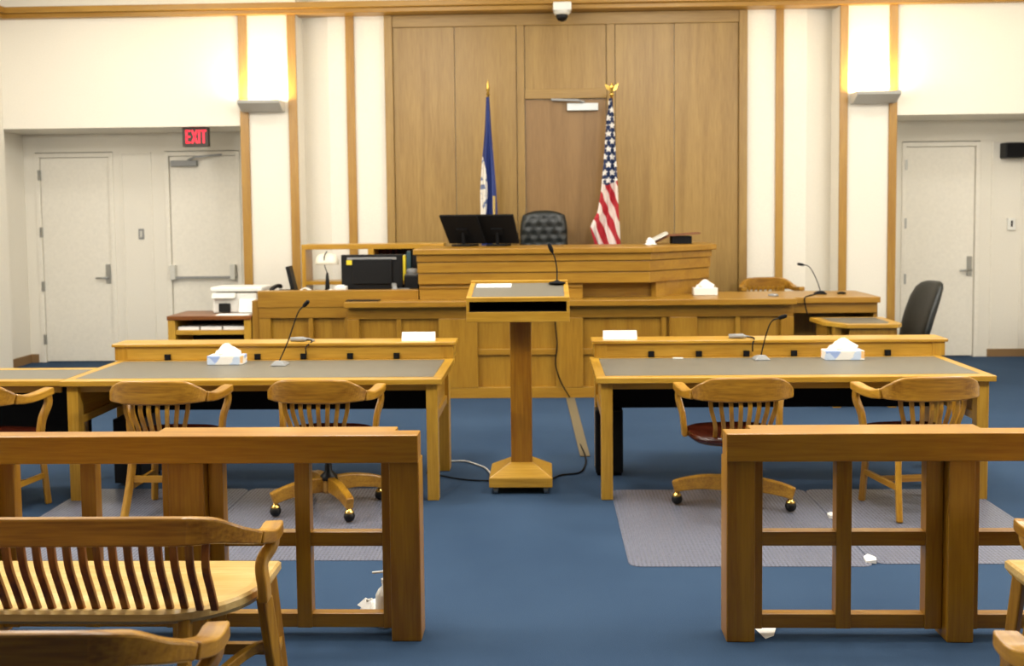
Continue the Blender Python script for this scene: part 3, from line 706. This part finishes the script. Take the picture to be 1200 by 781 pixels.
# computer towers under the tables
for x, lab in ((-2.70,'black computer tower under the left counsel table'), (.42,'black computer tower under the right counsel table beside its left leg')):
    r = thing('computer_tower', lab, 'computer', (x, 6.7, 0), 'computer towers')
    part('case', B(x-.09, x+.09, 6.45 if x < 0 else 6.68, 6.80, .02, .44), BLACK, r, bevel=.006); part('front_panel', B(x-.08, x+.08, 6.44 if x < 0 else 6.67, 6.45 if x < 0 else 6.68, .03, .43), MATTE, r)
    part('feet', B(x-.08, x+.08, 6.70, 6.79, 0, .02), MATTE, r)
# cards on the ledges
for x, y, lab in ((-.872,7.03,'white folded name card on the left table ledge'), (.517,7.03,'white folded name card on the right table ledge')):
    tag(MB().prism([(y-.035,.867),(y+.035,.867),(y+.003,.925),(y-.003,.925)], x-.115, x+.115, 'x').build('name_card', PAPER, loc=(x,y,.867)), lab, 'name card', 'name cards')
tag(B(.86, .93, 6.86, 6.88, .7512, .757).build('business_card', PAPER, loc=(.895,6.87,.7512)), 'tiny white card lying on the right table leather', 'card')
# headset cables lying on the ledges
def plug(lab, x, yg, rev=1):
    r = thing('cable_adapter', lab, 'cable', (x,7.0,.866), 'cable adapters on the table ledges')
    part('plug', MB().tube([(x-.06*rev,7.02,.88),(x+.03*rev,7.0,.884),(x+.055*rev,6.99,.88)], [.016,.017,.009], 10), GREYP, r, smooth=True)
    part('cord', MB().tube(spline([(x+.05*rev,6.99,.88),(x+.10*rev,6.96,.875),(yg,6.905,.84),(yg,6.905,.79)],6), .005, 8), MATTE, r, smooth=True)
    part('loop', MB().tube(spline([(x-.05*rev,7.02,.885),(x,7.06,.888),(x+.09*rev,7.05,.872),(x+.10*rev,6.96,.875)],6), .005, 8), GREYP, r, smooth=True)
plug('grey cable plug on the left table ledge beside the microphone', -1.70, -1.63)
plug('grey cable coil on the right table ledge beside the microphone', 1.32, 1.40)

# ================================================================= LECTERN
l = thing('lectern', 'oak pedestal lectern standing between the two counsel tables', 'lectern', (-.155, 6.42, 0))
lz, lx = wood('lect','z'), wood('oak','x')
fx0, fx1, by0, by1 = -.352, .040, 6.23, 6.61
b = part('base', MB().box(fx0, fx1, by0, by1, .045, .105).hexa([(fx0,by0,.105),(fx1,by0,.105),(fx1,by1,.105),(fx0,by1,.105)],[(-.225,6.35,.175),(-.078,6.35,.175),(-.078,6.50,.175),(-.225,6.50,.175)]), lx, l, bevel=.004)
for x in (fx0+.04, fx1-.04):
    for y in (by0+.04, by1-.04): part('caster', MB().tube([(x-.012,y,.022),(x+.012,y,.022)], .022, 14).box(x-.015, x+.015, y-.006, y+.006, .02, .046), STEEL, b)
part('post', MB().box(-.217, -.085, 6.355, 6.495, .17, 1.085), lz, l, bevel=.005)
tx0, tx1, ty0, ty1 = -.474, .152, 6.17, 6.63
bx_ = part('reading_box', MB().box(tx0, tx1, ty0, ty1, 1.08, 1.142).prism([(ty0,1.142),(ty1,1.142),(ty1,1.27),(ty0,1.205)], tx0, tx0+.018, 'x').prism([(ty0,1.142),(ty1,1.142),(ty1,1.27),(ty0,1.205)], tx1-.018, tx1, 'x').box(tx0+.018, tx1-.018, ty1-.02, ty1, 1.142, 1.27), lx, l, bevel=.003)
sl = lambda y: 1.205+(y-ty0)*(1.272-1.205)/(ty1-ty0)
def slab(m, x0, x1, y0, y1, dz0, dz1): return m.hexa([(x0,y0,sl(y0)+dz0),(x1,y0,sl(y0)+dz0),(x1,y1,sl(y1)+dz0),(x0,y1,sl(y1)+dz0)],[(x0,y0,sl(y0)+dz1),(x1,y0,sl(y0)+dz1),(x1,y1,sl(y1)+dz1),(x0,y1,sl(y1)+dz1)])
part('shelf_lining', MB().box(tx0+.018, tx1-.018, ty1-.03, ty1-.02, 1.142, 1.25).box(tx0+.018, tx1-.018, ty0+.01, ty1-.03, 1.1421, 1.144).box(tx0+.018, tx0+.02, ty0+.02, ty1-.03, 1.144, 1.2).box(tx1-.02, tx1-.018, ty0+.02, ty1-.03, 1.144, 1.2), MATTE, bx_)
tp = part('slanted_top', slab(MB(), tx0, tx1, ty0, ty1, 0, .016), lx, l)
rim = MB(); slab(rim, tx0, tx1, ty0, ty0+.025, .016, .024); slab(rim, tx0, tx0+.03, ty0+.025, ty1-.03, .016, .024); slab(rim, tx1-.03, tx1, ty0+.025, ty1-.03, .016, .024); slab(rim, tx0, tx1, ty1-.03, ty1, .016, .034)
part('rim', rim, wood('oak','x'), tp, bevel=.002)
part('leather_inset', slab(MB(), tx0+.03, tx1-.03, ty0+.025, ty1-.03, .016, .020), LEATHER, tp)
pp = MB(); slab(pp, -.43, -.21, 6.47, 6.57, .0205, .0235)
tag(pp.build('paper_sheet', PAPER, loc=(-.32,6.52,1.25)), 'white paper strip lying on the lectern top', 'paper')

# ================================================================= CHAIRS
def bow_chair(name, lab, swivel, cat='chair', group=None, turn=0):
    r = thing(name, lab, cat, (0,0,0), group)
    cw_, cr, sp, ch = wood('crest','x'), wood('chair','y'), wood('slat','z'), wood('chair','z')
    half = [(0,-.275,.744,.030,.138),(.10,-.270,.744,.030,.138),(.18,-.256,.742,.032,.130),(.230,-.230,.730,.042,.098),(.264,-.185,.712,.056,.060),(.286,-.11,.699,.064,.048),(.297,-.02,.700,.064,.046),(.300,.07,.708,.066,.046),(.302,.115,.711,.058,.042)]
    def bow(parts):
        P = spline([Vector(h[:3]) for h in parts], 5); D = []
        n = len(parts)-1
        for i in range(len(P)):
            q = i/5; k = min(int(q), n-1); t = q-k; D.append((parts[k][3]+(parts[k+1][3]-parts[k][3])*t, parts[k][4]+(parts[k+1][4]-parts[k][4])*t))
        return P, D
    crest = [( -h[0],)+h[1:] for h in half[:5][::-1]] + half[1:5]
    P, D = bow(crest); part('crest_rail', MB().sweep(P, D), cw_, r, bevel=.009)
    for s in (-1, 1):
        q = [(s*h[0],)+h[1:] for h in half[4:]]
        P, D = bow(q); part('armrest', MB().sweep(P, D), cr, r, bevel=.01)
        part('arm_support', MB().sweep(spline([(s*.298,.085,.70),(s*.304,.085,.64),(s*.288,.05,.56),(s*.282,.035,.49),(s*.276,.035,.425)],5), (.030,.055), side=(1,0,0)), ch, r, bevel=.008)
    for i in range(8):
        u = -1+2*i/7; xt, xb = u*.185, u*.150
        yt = -.27+.045*u*u; yb = -.205+.03*u*u
        part('spindle', MB().sweep(spline([(xb,yb,.445),(xb*1.03,yb-.035,.53),(xt*.98,yt+.0,.63),(xt,yt+.01,.715)],4), (.022,.013), side=(1,0,0)), ch, r)
    pl = []
    for k in range(28):
        g = 2*PI*k/28; c, s = math.cos(g), math.sin(g)
        pl.append((.268*abs(c)**.62*(1 if c > 0 else -1), -.01+.245*abs(s)**.72*(1 if s > 0 else -1)))
    seat = MB(); n = len(pl)
    seat.add([(x,y,.418) for x,y in [(p[0]*.9,p[1]*.9) for p in pl]]+[(x,y,.438) for x,y in pl]+[(x,y,.458) for x,y in pl]+[(p[0]*.93,p[1]*.93,.466) for p in pl]+[(p[0]*.5,p[1]*.5,.452) for p in pl],
             [tuple(range(n))[::-1], tuple(range(4*n,5*n))]+[(q*n+k,q*n+(k+1)%n,(q+1)*n+(k+1)%n,(q+1)*n+k) for q in range(4) for k in range(n)])
    part('seat', seat, wood('dark','x'), r, smooth=True)
    if swivel:
        part('swivel_plate', MB().box(-.09, .09, -.09, .09, .385, .418).lathe([(.05,.36),(.03,.385)]), BLACK, r)
        part('swivel_column', MB().lathe([(.055,.17),(.05,.20),(.022,.225),(.018,.30),(.020,.37)]), BLACK, r, smooth=True)
        bs = part('hub', MB().lathe([(.045,.10),(.055,.115),(.055,.175),(.045,.185)], n=16), ch, r)
        for a in range(4):
            g = a*PI/2+turn; c, s = math.cos(g), math.sin(g)
            lg = part('leg', MB().sweep(spline([(.04*c,.04*s,.150),(.16*c,.16*s,.148),(.27*c,.27*s,.130),(.345*c,.345*s,.108)],5), [(.045,.092-.0016*i) for i in range(16)]), cr, r, bevel=.008)
            cx, cy = .325*c, .325*s
            part('caster', MB().ball((cx,cy,.0345), .033), BLACK, lg, smooth=True); part('caster_hood', MB().lathe([(.029,.053),(.026,.062),(.016,.072),(.010,.085)], (cx,cy,0), 14), BRASS, lg, smooth=True)
    else:
        for s in (-1, 1):
            part('leg', MB().sweep([(s*.19,.165,.43),(s*.215,.19,0)], (.036,.036)), ch, r, bevel=.007)
            part('leg', MB().sweep(spline([(s*.165,-.17,.43),(s*.18,-.20,.22),(s*.20,-.26,0)],5), (.034,.040)), ch, r, bevel=.007)
            part('stretcher', MB().sweep([(s*.205,.178,.18),(s*.185,-.21,.18)], (.022,.030)), cr, r)
        part('stretcher', MB().sweep([(-.195,0,.18),(.195,0,.18)], (.022,.030)), cw_, r)
        part('stretcher', MB().sweep([(-.175,-.19,.23),(.175,-.19,.23)], (.020,.036)), cw_, r)
    return r
def place(o, x, y, deg): o.location = (x, y, .0042); o.rotation_euler = (0, 0, math.radians(deg)); return o
GRP = 'wooden bow back chairs at the counsel tables'
c1 = bow_chair('armchair', 'four-legged wooden armchair left of the swivel chair at the left table', False, group=GRP)
c2 = copy_thing(c1, 'four-legged wooden armchair right of the swivel chair at the right table', (2.12, 5.92, .0042), math.radians(7))
c3 = copy_thing(c1, 'four-legged wooden armchair at the side table, cut off by the left edge', (-3.27, 5.9, 0), math.radians(-6))
place(c1, -2.20, 5.93, -3)
s1 = bow_chair('swivel_chair', 'wooden swivel chair on brass casters at the left counsel table', True, group=GRP, turn=math.radians(36))
s2 = place(bow_chair('swivel_chair', 'wooden swivel chair on brass casters at the right counsel table', True, group=GRP, turn=math.radians(72)), 1.09, 5.925, 4)
place(s1, -1.285, 5.94, -4)

# witness chair back and stenographer chair
wc = bow_chair('armchair', 'wooden chair behind the witness stand, only its curved back showing', False)
wc.location = (2.41, 10.95, .2); wc.rotation_euler = (0,0,PI)
wc.location.z = .20
struct(MB().box(2.06, 3.1, 10.5, 11.4, 0, .2).build('floor_step', CARPET), 'low carpeted step behind the witness stand', 'platform')
r = thing('office_chair', 'black leather office chair turned sideways at the right of the counter', 'chair', (0,0,0))
P = [(0,-.02,.47),(.035,0,.60),(.075,0,.75),(.10,0,.90),(.15,0,1.02),(.175,0,1.06)]
bk = MB(); vs = []; fs = []; n = 20
prof = [(.43,.20,.045),(.50,.225,.055),(.60,.24,.06),(.75,.245,.06),(.90,.24,.055),(1.0,.215,.05),(1.045,.17,.04),(1.065,.10,.025)]
def yoff(z): t = (z-.43)/.64; return -.22-.17*t-.05*t*t
for z, hw, th in prof:
    for k in range(n):
        g = 2*PI*k/n; c, s = math.cos(g), math.sin(g)
        xx = hw*abs(c)**.6*(1 if c >= 0 else -1); bend = .05*(xx/.245)**2
        vs.append((xx, yoff(z)+bend+th*abs(s)**.8*(1 if s >= 0 else -1), z))
m_ = len(prof); bk.add(vs, [(q*n+k,q*n+(k+1)%n,(q+1)*n+(k+1)%n,(q+1)*n+k) for q in range(m_-1) for k in range(n)]+[tuple(range(n))[::-1], tuple(range((m_-1)*n,m_*n))])
part('backrest', bk, BLEATH, r, smooth=True)
part('seat', MB().box(-.25, .25, -.24, .24, .40, .50), BLEATH, r, bevel=.035)
part('back_bracket', MB().sweep([(0,-.10,.39),(0,-.30,.41),(0,-.32,.60)], (.08,.02), side=(1,0,0)), BLACK, r)
part('gas_column', MB().tube([(0,0,.08),(0,0,.40)], .026), BLACK, r)
for a in range(5):
    g = a*2*PI/5+.2; lg = part('leg', MB().sweep([(0,0,.10),(.28*math.cos(g),.28*math.sin(g),.065)], (.045,.03)), BLACK, r)
    part('caster', MB().ball((.28*math.cos(g),.28*math.sin(g),.028), .027), BLACK, lg, smooth=True)
r.location = (3.41, 10.02, 0); r.rotation_euler = (0,0,math.radians(103)); r.scale = (.95,.95,.97)

# stenographer desk
sd = thing('reporter_desk', 'small oak desk with grey leather top below the witness stand', 'desk', (2.75, 9.1, 0))
tp = [(2.52,9.0-.02),(2.64,8.80),(3.10,8.80),(3.10,9.50),(2.45,9.50),(2.45,9.12)]
tp = [(2.44,9.48),(2.46,9.10),(2.60,8.86),(3.04,8.86),(3.10,8.95),(3.10,9.48)]
part('desk_top', MB().prism(tp, .715, .75), wood('oak','x'), sd, bevel=.004)
ins = [(2.77+(x-2.77)*.74, 9.19+(y-9.19)*.78) for x, y in tp]
part('leather_inset', MB().prism(ins, .75, .7515), LEATHER, sd)
part('front_panel', B(2.64, 3.02, 8.90, 8.93, .30, .715), wood('bench','z'), sd)
part('side_panel', B(2.50, 2.53, 9.12, 9.46, .10, .715), wood('bench','z'), sd)
for x, y in ((2.56,9.02),(3.04,9.02),(2.56,9.42),(3.04,9.42)): part('leg', B(x-.035, x+.035, y-.035, y+.035, 0, .715), wood('bench','z'), sd, bevel=.004)
part('foot_rail', B(2.595, 3.005, 9.0, 9.04, .06, .11), wood('bench','x'), sd, bevel=.004)
# witness mic cord and button
tag(MB().tube(spline([(2.62,9.9,.933),(2.50,9.70,.934),(2.42,9.565,.925),(2.42,9.555,.86),(2.44,9.55,.77)],6), .006, 8).build('cable', MATTE, loc=(2.5,9.7,.933), smooth=True), 'black cord hanging over the witness stand edge', 'cord')
tag(MB().lathe([(.05,0),(.05,.012),(.03,.02)], (2.17,9.75,.929)).build('cover_plate', GREYP, loc=(2.17,9.75,.929), smooth=True), 'small grey disc on the counter in front of the wooden chair back', 'disc')
tag(MB().lathe([(.04,0),(.04,.012),(.02,.02)], (2.86,9.92,.929)).build('cover_plate', MATTE, loc=(2.86,9.92,.929), smooth=True), 'small dark disc right of the witness microphone', 'disc')

# ================================================================= BAR RAILS
def bar_rail(lab, x0, x1, wide, posts, bays, outer):
    r = thing('bar_rail', lab, 'rail', ((x0+x1)/2, 4.12, 0), 'bar rails')
    rx, rz = wood('rail','x'), wood('rail','z')
    part('cap', MB().prism([(x0,4.04),(x1,4.04),(x1,4.14),(wide[1],4.14),(wide[1],4.215),(wide[0],4.215),(wide[0],4.14),(x0,4.14)], .742, .855), rx, r, bevel=.004)
    for a, b in posts: part('post', MB().box(a, b, 4.06, 4.19, 0, .742), rz, r, bevel=.005)
    for a, b in outer: part('stile', MB().box(a, b, 4.11, 4.17, .035, .742), rz, r, bevel=.003)
    for a, b in bays:
        for z0, z1 in ((.378,.437),(.036,.095)): part('cross_rail', MB().box(a, b, 4.115, 4.165, z0, z1), rx, r, bevel=.003)
        mm = (a+b)/2; part('baluster', MB().box(mm-.031, mm+.031, 4.11, 4.17, .036, .742), rz, r, bevel=.003)
    return r
bar_rail('left bar rail of open wooden squares before the left counsel table', -3.3, -.512, (-1.60,-.615),
         [(-.634,-.512),(-1.537,-1.390),(-2.41,-2.27)], [(-1.328,-.674),(-2.20,-1.58),(-3.3,-2.43)], [(-.674,-.636),(-1.388,-1.328),(-1.58,-1.539),(-2.268,-2.20)])
bar_rail('right bar rail of open wooden squares before the right counsel table', .718, 3.3, (.83,1.755),
         [(.722,.836),(1.60,1.706),(2.47,2.58)], [(.876,1.53),(1.742,2.43),(2.62,3.3)], [(.838,.876),(1.53,1.598),(1.708,1.742),(2.43,2.468)])

# ================================================================= FLOOR THINGS
def chair_mat(lab, x0, x1, y0, y1):
    pts = []; rr = .06
    for cx, cy, a0 in ((x1-rr,y0+rr,-PI/2),(x1-rr,y1-rr,0),(x0+rr,y1-rr,PI/2),(x0+rr,y0+rr,PI)):
        for k in range(5): g = a0+k*PI/8; pts.append((cx+rr*math.cos(g), cy+rr*math.sin(g)))
    tag(MB().prism(pts, .001, .004).build('chair_mat', PLASTIC, loc=((x0+x1)/2,(y0+y1)/2,.001)), lab, 'chair mat', 'clear chair mats')
chair_mat('clear studded chair mat under the right swivel chair', .405, 1.60, 4.94, 6.33)
chair_mat('clear studded chair mat under the right four-legged armchair', 1.605, 2.62, 4.98, 6.33)
chair_mat('clear studded chair mat under the left swivel chair', -1.88, -.77, 5.03, 6.38)
chair_mat('clear studded chair mat under the left four-legged armchair', -2.95, -1.885, 5.03, 6.38)
for x, y, lab in ((1.60,5.02,'white tape scrap at the front of the right mat seam'), (1.62,5.75,'white tape scrap at the middle of the right mat seam')):
    s_ = MB().prism([(x-.03,y-.03),(x+.015,y-.045),(x+.03,y+.01),(x+.0,y+.045),(x-.025,y+.03)], .0045, .012)
    s_.v = [(a,b,c+(random.uniform(0,.012) if c > .01 else 0)) for a,b,c in s_.v]
    tag(s_.build('tape_scrap', CLOTHW, loc=(x,y,.0045)), lab, 'tape scrap', 'tape scraps on the mat seam')
tag(MB().prism([(.195,9.53),(.275,9.53),(.315,7.22),(.245,7.22)], .001, .006).build('floor_tape', BROWNT, loc=(.25,8.4,.001)), 'brown tape strip over the cord on the carpet behind the lectern', 'tape')
tag(MB().tube(spline([(.03,6.55,.012),(.10,6.68,.008),(.22,6.74,.008),(.27,6.95,.008),(.28,7.20,.012),(.26,7.6,.002)],8), .006, 8).build('cable', MATTE, loc=(.1,6.7,.008), smooth=True), 'black cord on the carpet right of the lectern base', 'cord')
tag(MB().tube(spline([(-.355,6.60,.03),(-.41,6.86,.010),(-.50,7.0,.008),(-.58,7.07,.008),(-.75,7.05,.008)],8), .006, 8).build('cable', CORDW, loc=(-.5,7.0,.008), smooth=True), 'white cord on the carpet left of the lectern base', 'cord')
tag(MB().tube(spline([(-.355,6.52,.012),(-.50,6.56,.008),(-.62,6.62,.008),(-.8,6.75,.008)],8), .005, 8).build('cable', MATTE, loc=(-.5,6.6,.008), smooth=True), 'black cord on the carpet left of the lectern base', 'cord')
tag(MB().tube(spline([(.115,9.535,.93-.06),(.10,9.535,.72),(.115,9.535,.50),(.10,9.535,.32),(.15,9.53,.15),(.23,9.50,.012)],8), .006, 8).build('cable', MATTE, loc=(.11,9.535,.5), smooth=True), 'thin black cord hanging down the counter front behind the lectern', 'cord')
# sanitiser bottle and paper scrap by the left rail end post
b = thing('pump_bottle', 'white pump bottle on the floor behind the left rail end post', 'bottle', (-.684,4.23,0))
part('bottle', MB().lathe([(.042,0),(.044,.01),(.042,.13),(.030,.155),(.014,.17),(.014,.185)], (-.684,4.23,0), 18), WPLAS, b, smooth=True)
part('pump', MB().lathe([(.017,.185),(.017,.20),(.006,.203),(.006,.225),(.012,.228),(.012,.236)], (-.684,4.23,0), 12).tube([(-.684,4.23,.231),(-.738,4.23,.226)], .005, 8), WPLAS, b)
cr = MB().lathe([(.055,0),(.058,.03),(.05,.055),(.02,.075),(.004,.08)], (-.76,4.30,0), 11)
cr.v = [(x+random.uniform(-.014,.014), y+random.uniform(-.014,.014), max(0, z+(random.uniform(-.012,.012) if z > .005 else 0))) for x,y,z in cr.v]
tag(cr.build('paper_towel', CLOTHW, loc=(-.76,4.30,0)), 'crumpled white paper towel left of the white pump bottle', 'paper')
pp = MB().hexa([(.80,4.20,.001),(.885,4.06,.001),(.975,4.20,.02),(.90,4.26,.012)],[(.80,4.20,.003),(.885,4.06,.003),(.975,4.20,.022),(.90,4.26,.014)])
pp = MB().hexa([(.855,4.235,.001),(.885,4.092,.001),(.925,4.12,.002),(.97,4.245,.012)],[(.855,4.235,.003),(.885,4.092,.003),(.925,4.12,.004),(.97,4.245,.014)])
tag(pp.build('paper_scrap', PAPER, loc=(.91,4.18,.001)), 'white paper scrap on the carpet at the right rail end post', 'paper')

# ================================================================= SETTEES (front rows of the gallery)
def settee(lab, length, nsp):
    # local: right end at x=0, runs to -length, faces +y; crest back at y=0
    r = thing('settee', lab, 'bench', (0,0,0), 'gallery settees')
    cx, cy, cz, st = wood('crest','x'), wood('chair','y'), wood('chair','z'), wood('seat','x')
    Lh = length
    def half(s, x0):   # s=+1 right end at x0
        return [(x0-s*.30,.0,.742,.030,.094),(x0-s*.21,.010,.740,.032,.092),(x0-s*.145,.045,.731,.042,.078),(x0-s*.092,.105,.700,.060,.056),(x0-s*.055,.18,.668,.068,.044),(x0-s*.035,.26,.646,.068,.042),(x0-s*.033,.325,.650,.070,.042),(x0-s*.036,.355,.653,.06,.038)]
    R_ = half(1, 0); Lf = half(-1, -Lh)
    def bow(parts, n=5):
        P = spline([Vector(h[:3]) for h in parts], n); D = []
        for i in range(len(P)):
            q = i/n; k = min(int(q), len(parts)-2); t = q-k; D.append((parts[k][3]+(parts[k+1][3]-parts[k][3])*t, parts[k][4]+(parts[k+1][4]-parts[k][4])*t))
        return P, D
    mid = [(-Lh/2,-.006,.742,.030,.094)]
    P, D = bow(Lf[:5][::-1]+mid+R_[:5]); part('crest_rail', MB().sweep(P, D), cx, r, bevel=.008)
    for q, s, x0 in ((R_, 1, 0), (Lf, -1, -Lh)):
        P, D = bow(q[4:]); part('armrest', MB().sweep(P, D), cy, r, bevel=.01)
        part('arm_support', MB().sweep(spline([(x0-s*.037,.305,.655),(x0-s*.028,.30,.61),(x0-s*.058,.265,.55),(x0-s*.050,.255,.47),(x0-s*.048,.255,.42)],6), (.034,.060), side=(1,0,0)), cz, r, bevel=.008)
        part('leg', MB().sweep([(x0-s*.055,.27,.43),(x0-s*.02,.33,0)], (.042,.045)), cz, r, bevel=.007)
        part('leg', MB().sweep([(x0-s*.27,.10,.42),(x0-s*.27,.04,0)], (.040,.042)), cz, r, bevel=.007)
        part('leg', MB().sweep([(x0-s*.10,.50,.43),(x0-s*.07,.54,0)], (.040,.042)), cz, r, bevel=.007)
        part('stretcher', MB().sweep(spline([(x0-s*.04,.31,.25),(x0-s*.13,.26,.225),(x0-s*.26,.07,.15)],5), (.028,.034)), cy, r, bevel=.005)
        part('stretcher', MB().sweep([(x0-s*.04,.31,.17),(x0-s*.075,.53,.17)], (.024,.03)), cy, r)
    part('stretcher', MB().sweep([(-.27,.075,.20),(-Lh+.27,.075,.20)], (.026,.040)), cx, r)
    part('stretcher', MB().sweep([(-.085,.515,.14),(-Lh+.085,.515,.14)], (.026,.040)), cx, r)
    # seat with rounded rear corners
    pl = [(-.07,.56),(-Lh+.07,.56)]
    for k in range(9): g = PI+k*PI/16; pl.append((-Lh+.345+.275*math.cos(g), .36+.30*math.sin(g)))
    for k in range(9): g = -PI/2+k*PI/16; pl.append((-.345+.275*math.cos(g), .36+.30*math.sin(g)))
    cxm, cym = -Lh/2, .33; n = len(pl)
    def sc_(f, g, z): return [(cxm+(x-cxm)*f, cym+(y-cym)*g, z) for x, y in pl]
    sb = MB().add(sc_(.985,.9,.405)+sc_(1,1,.425)+sc_(1,1,.448)+sc_(.99,.955,.457)+sc_(.93,.55,.447),
                  [tuple(range(n))[::-1], tuple(range(4*n,5*n))]+[(q*n+k,q*n+(k+1)%n,(q+1)*n+(k+1)%n,(q+1)*n+k) for q in range(4) for k in range(n)])
    part('seat', sb, st, r)
    for i in range(nsp):
        x = -.170-(Lh-.34)*i/(nsp-1)
        e = min(i, nsp-1-i); yy = .026 if e == 0 else .008 if e == 1 else 0
        part('spindle', MB().sweep(spline([(x,.10,.45),(x,.062,.53),(x,.02,.62),(x,.004+yy,.70)],5), (.024,.015), side=(1,0,0)), wood('slat','z'), r, bevel=.002)
    return r
st1 = settee('long wooden spindle back settee directly before the left bar rail', 1.62, 27)
st2 = copy_thing(st1, 'wooden settee in the lower left corner, only its top rail and arm showing', (-.835, 2.27, 0))
st3 = copy_thing(st1, 'wooden settee at the right edge before the right bar rail, arm showing', (3.225, 3.17, 0))
st4 = copy_thing(st1, 'wooden settee in the lower right corner, only its arm tip showing', (2.745, 2.22, 0))
st1.location = (-.92, 3.16, 0)

# ================================================================= LIGHT
for ix in range(4):
    for iy in range(3):
        L = bpy.data.lights.new('ceiling_panel_light', 'AREA'); L.shape = 'RECTANGLE'; L.size = 1.2; L.size_y = .6
        L.energy = (34, 40, 26)[iy]; L.color = (1, .965, .90)
        o = bpy.data.objects.new('ceiling_panel_light', L); COL.objects.link(o)
        o.location = (-4.4+ix*2.93, 3.6+iy*2.9, ZC-.02)
for x in (-4.3, -1.45, 1.45, 4.3):  # unseen point lights, added to brighten the recessed doors and other upright faces
    for y, z, e in ((4.3, 3.0, 95), (6.2, 3.75, 60), (8.3, 3.75, 50)):
        L = bpy.data.lights.new('added_fill_light', 'POINT'); L.shadow_soft_size = .22; L.energy = e*((2.0 if abs(x) > 3 else .72) if y < 5 else 1); L.color = (1, .965, .90)
        o = bpy.data.objects.new('added_fill_light', L); COL.objects.link(o); o.location = (x, y, z)
w = bpy.data.worlds.new('World'); scn.world = w; w.use_nodes = True
bg = w.node_tree.nodes['Background']; bg.inputs[0].default_value = (1, .95, .88, 1); bg.inputs[1].default_value = .12

# ================================================================= CAMERA
cam = bpy.data.cameras.new('camera'); co = bpy.data.objects.new('camera', cam); COL.objects.link(co)
cam.sensor_width = 36; cam.sensor_fit = 'HORIZONTAL'; cam.lens = 36
cam.shift_y = -(390.5-322)/1200
co.location = (0, 0, 1.74)
co.matrix_world = Matrix.Translation((0,0,1.74)) @ Matrix.Rotation(math.radians(1.8),4,'Z') @ Matrix.Rotation(PI/2-math.radians(3.44),4,'X') @ Matrix.Rotation(-math.radians(.62),4,'Z')
cam.clip_start = .05
cam.dof.use_dof = True; cam.dof.focus_distance = 4.2; cam.dof.aperture_fstop = 3.2
scn.camera = co
vs_ = scn.view_settings; vs_.view_transform = 'Standard'; vs_.look = 'None'; vs_.gamma = 1; vs_.use_curve_mapping = False; vs_.exposure = 0
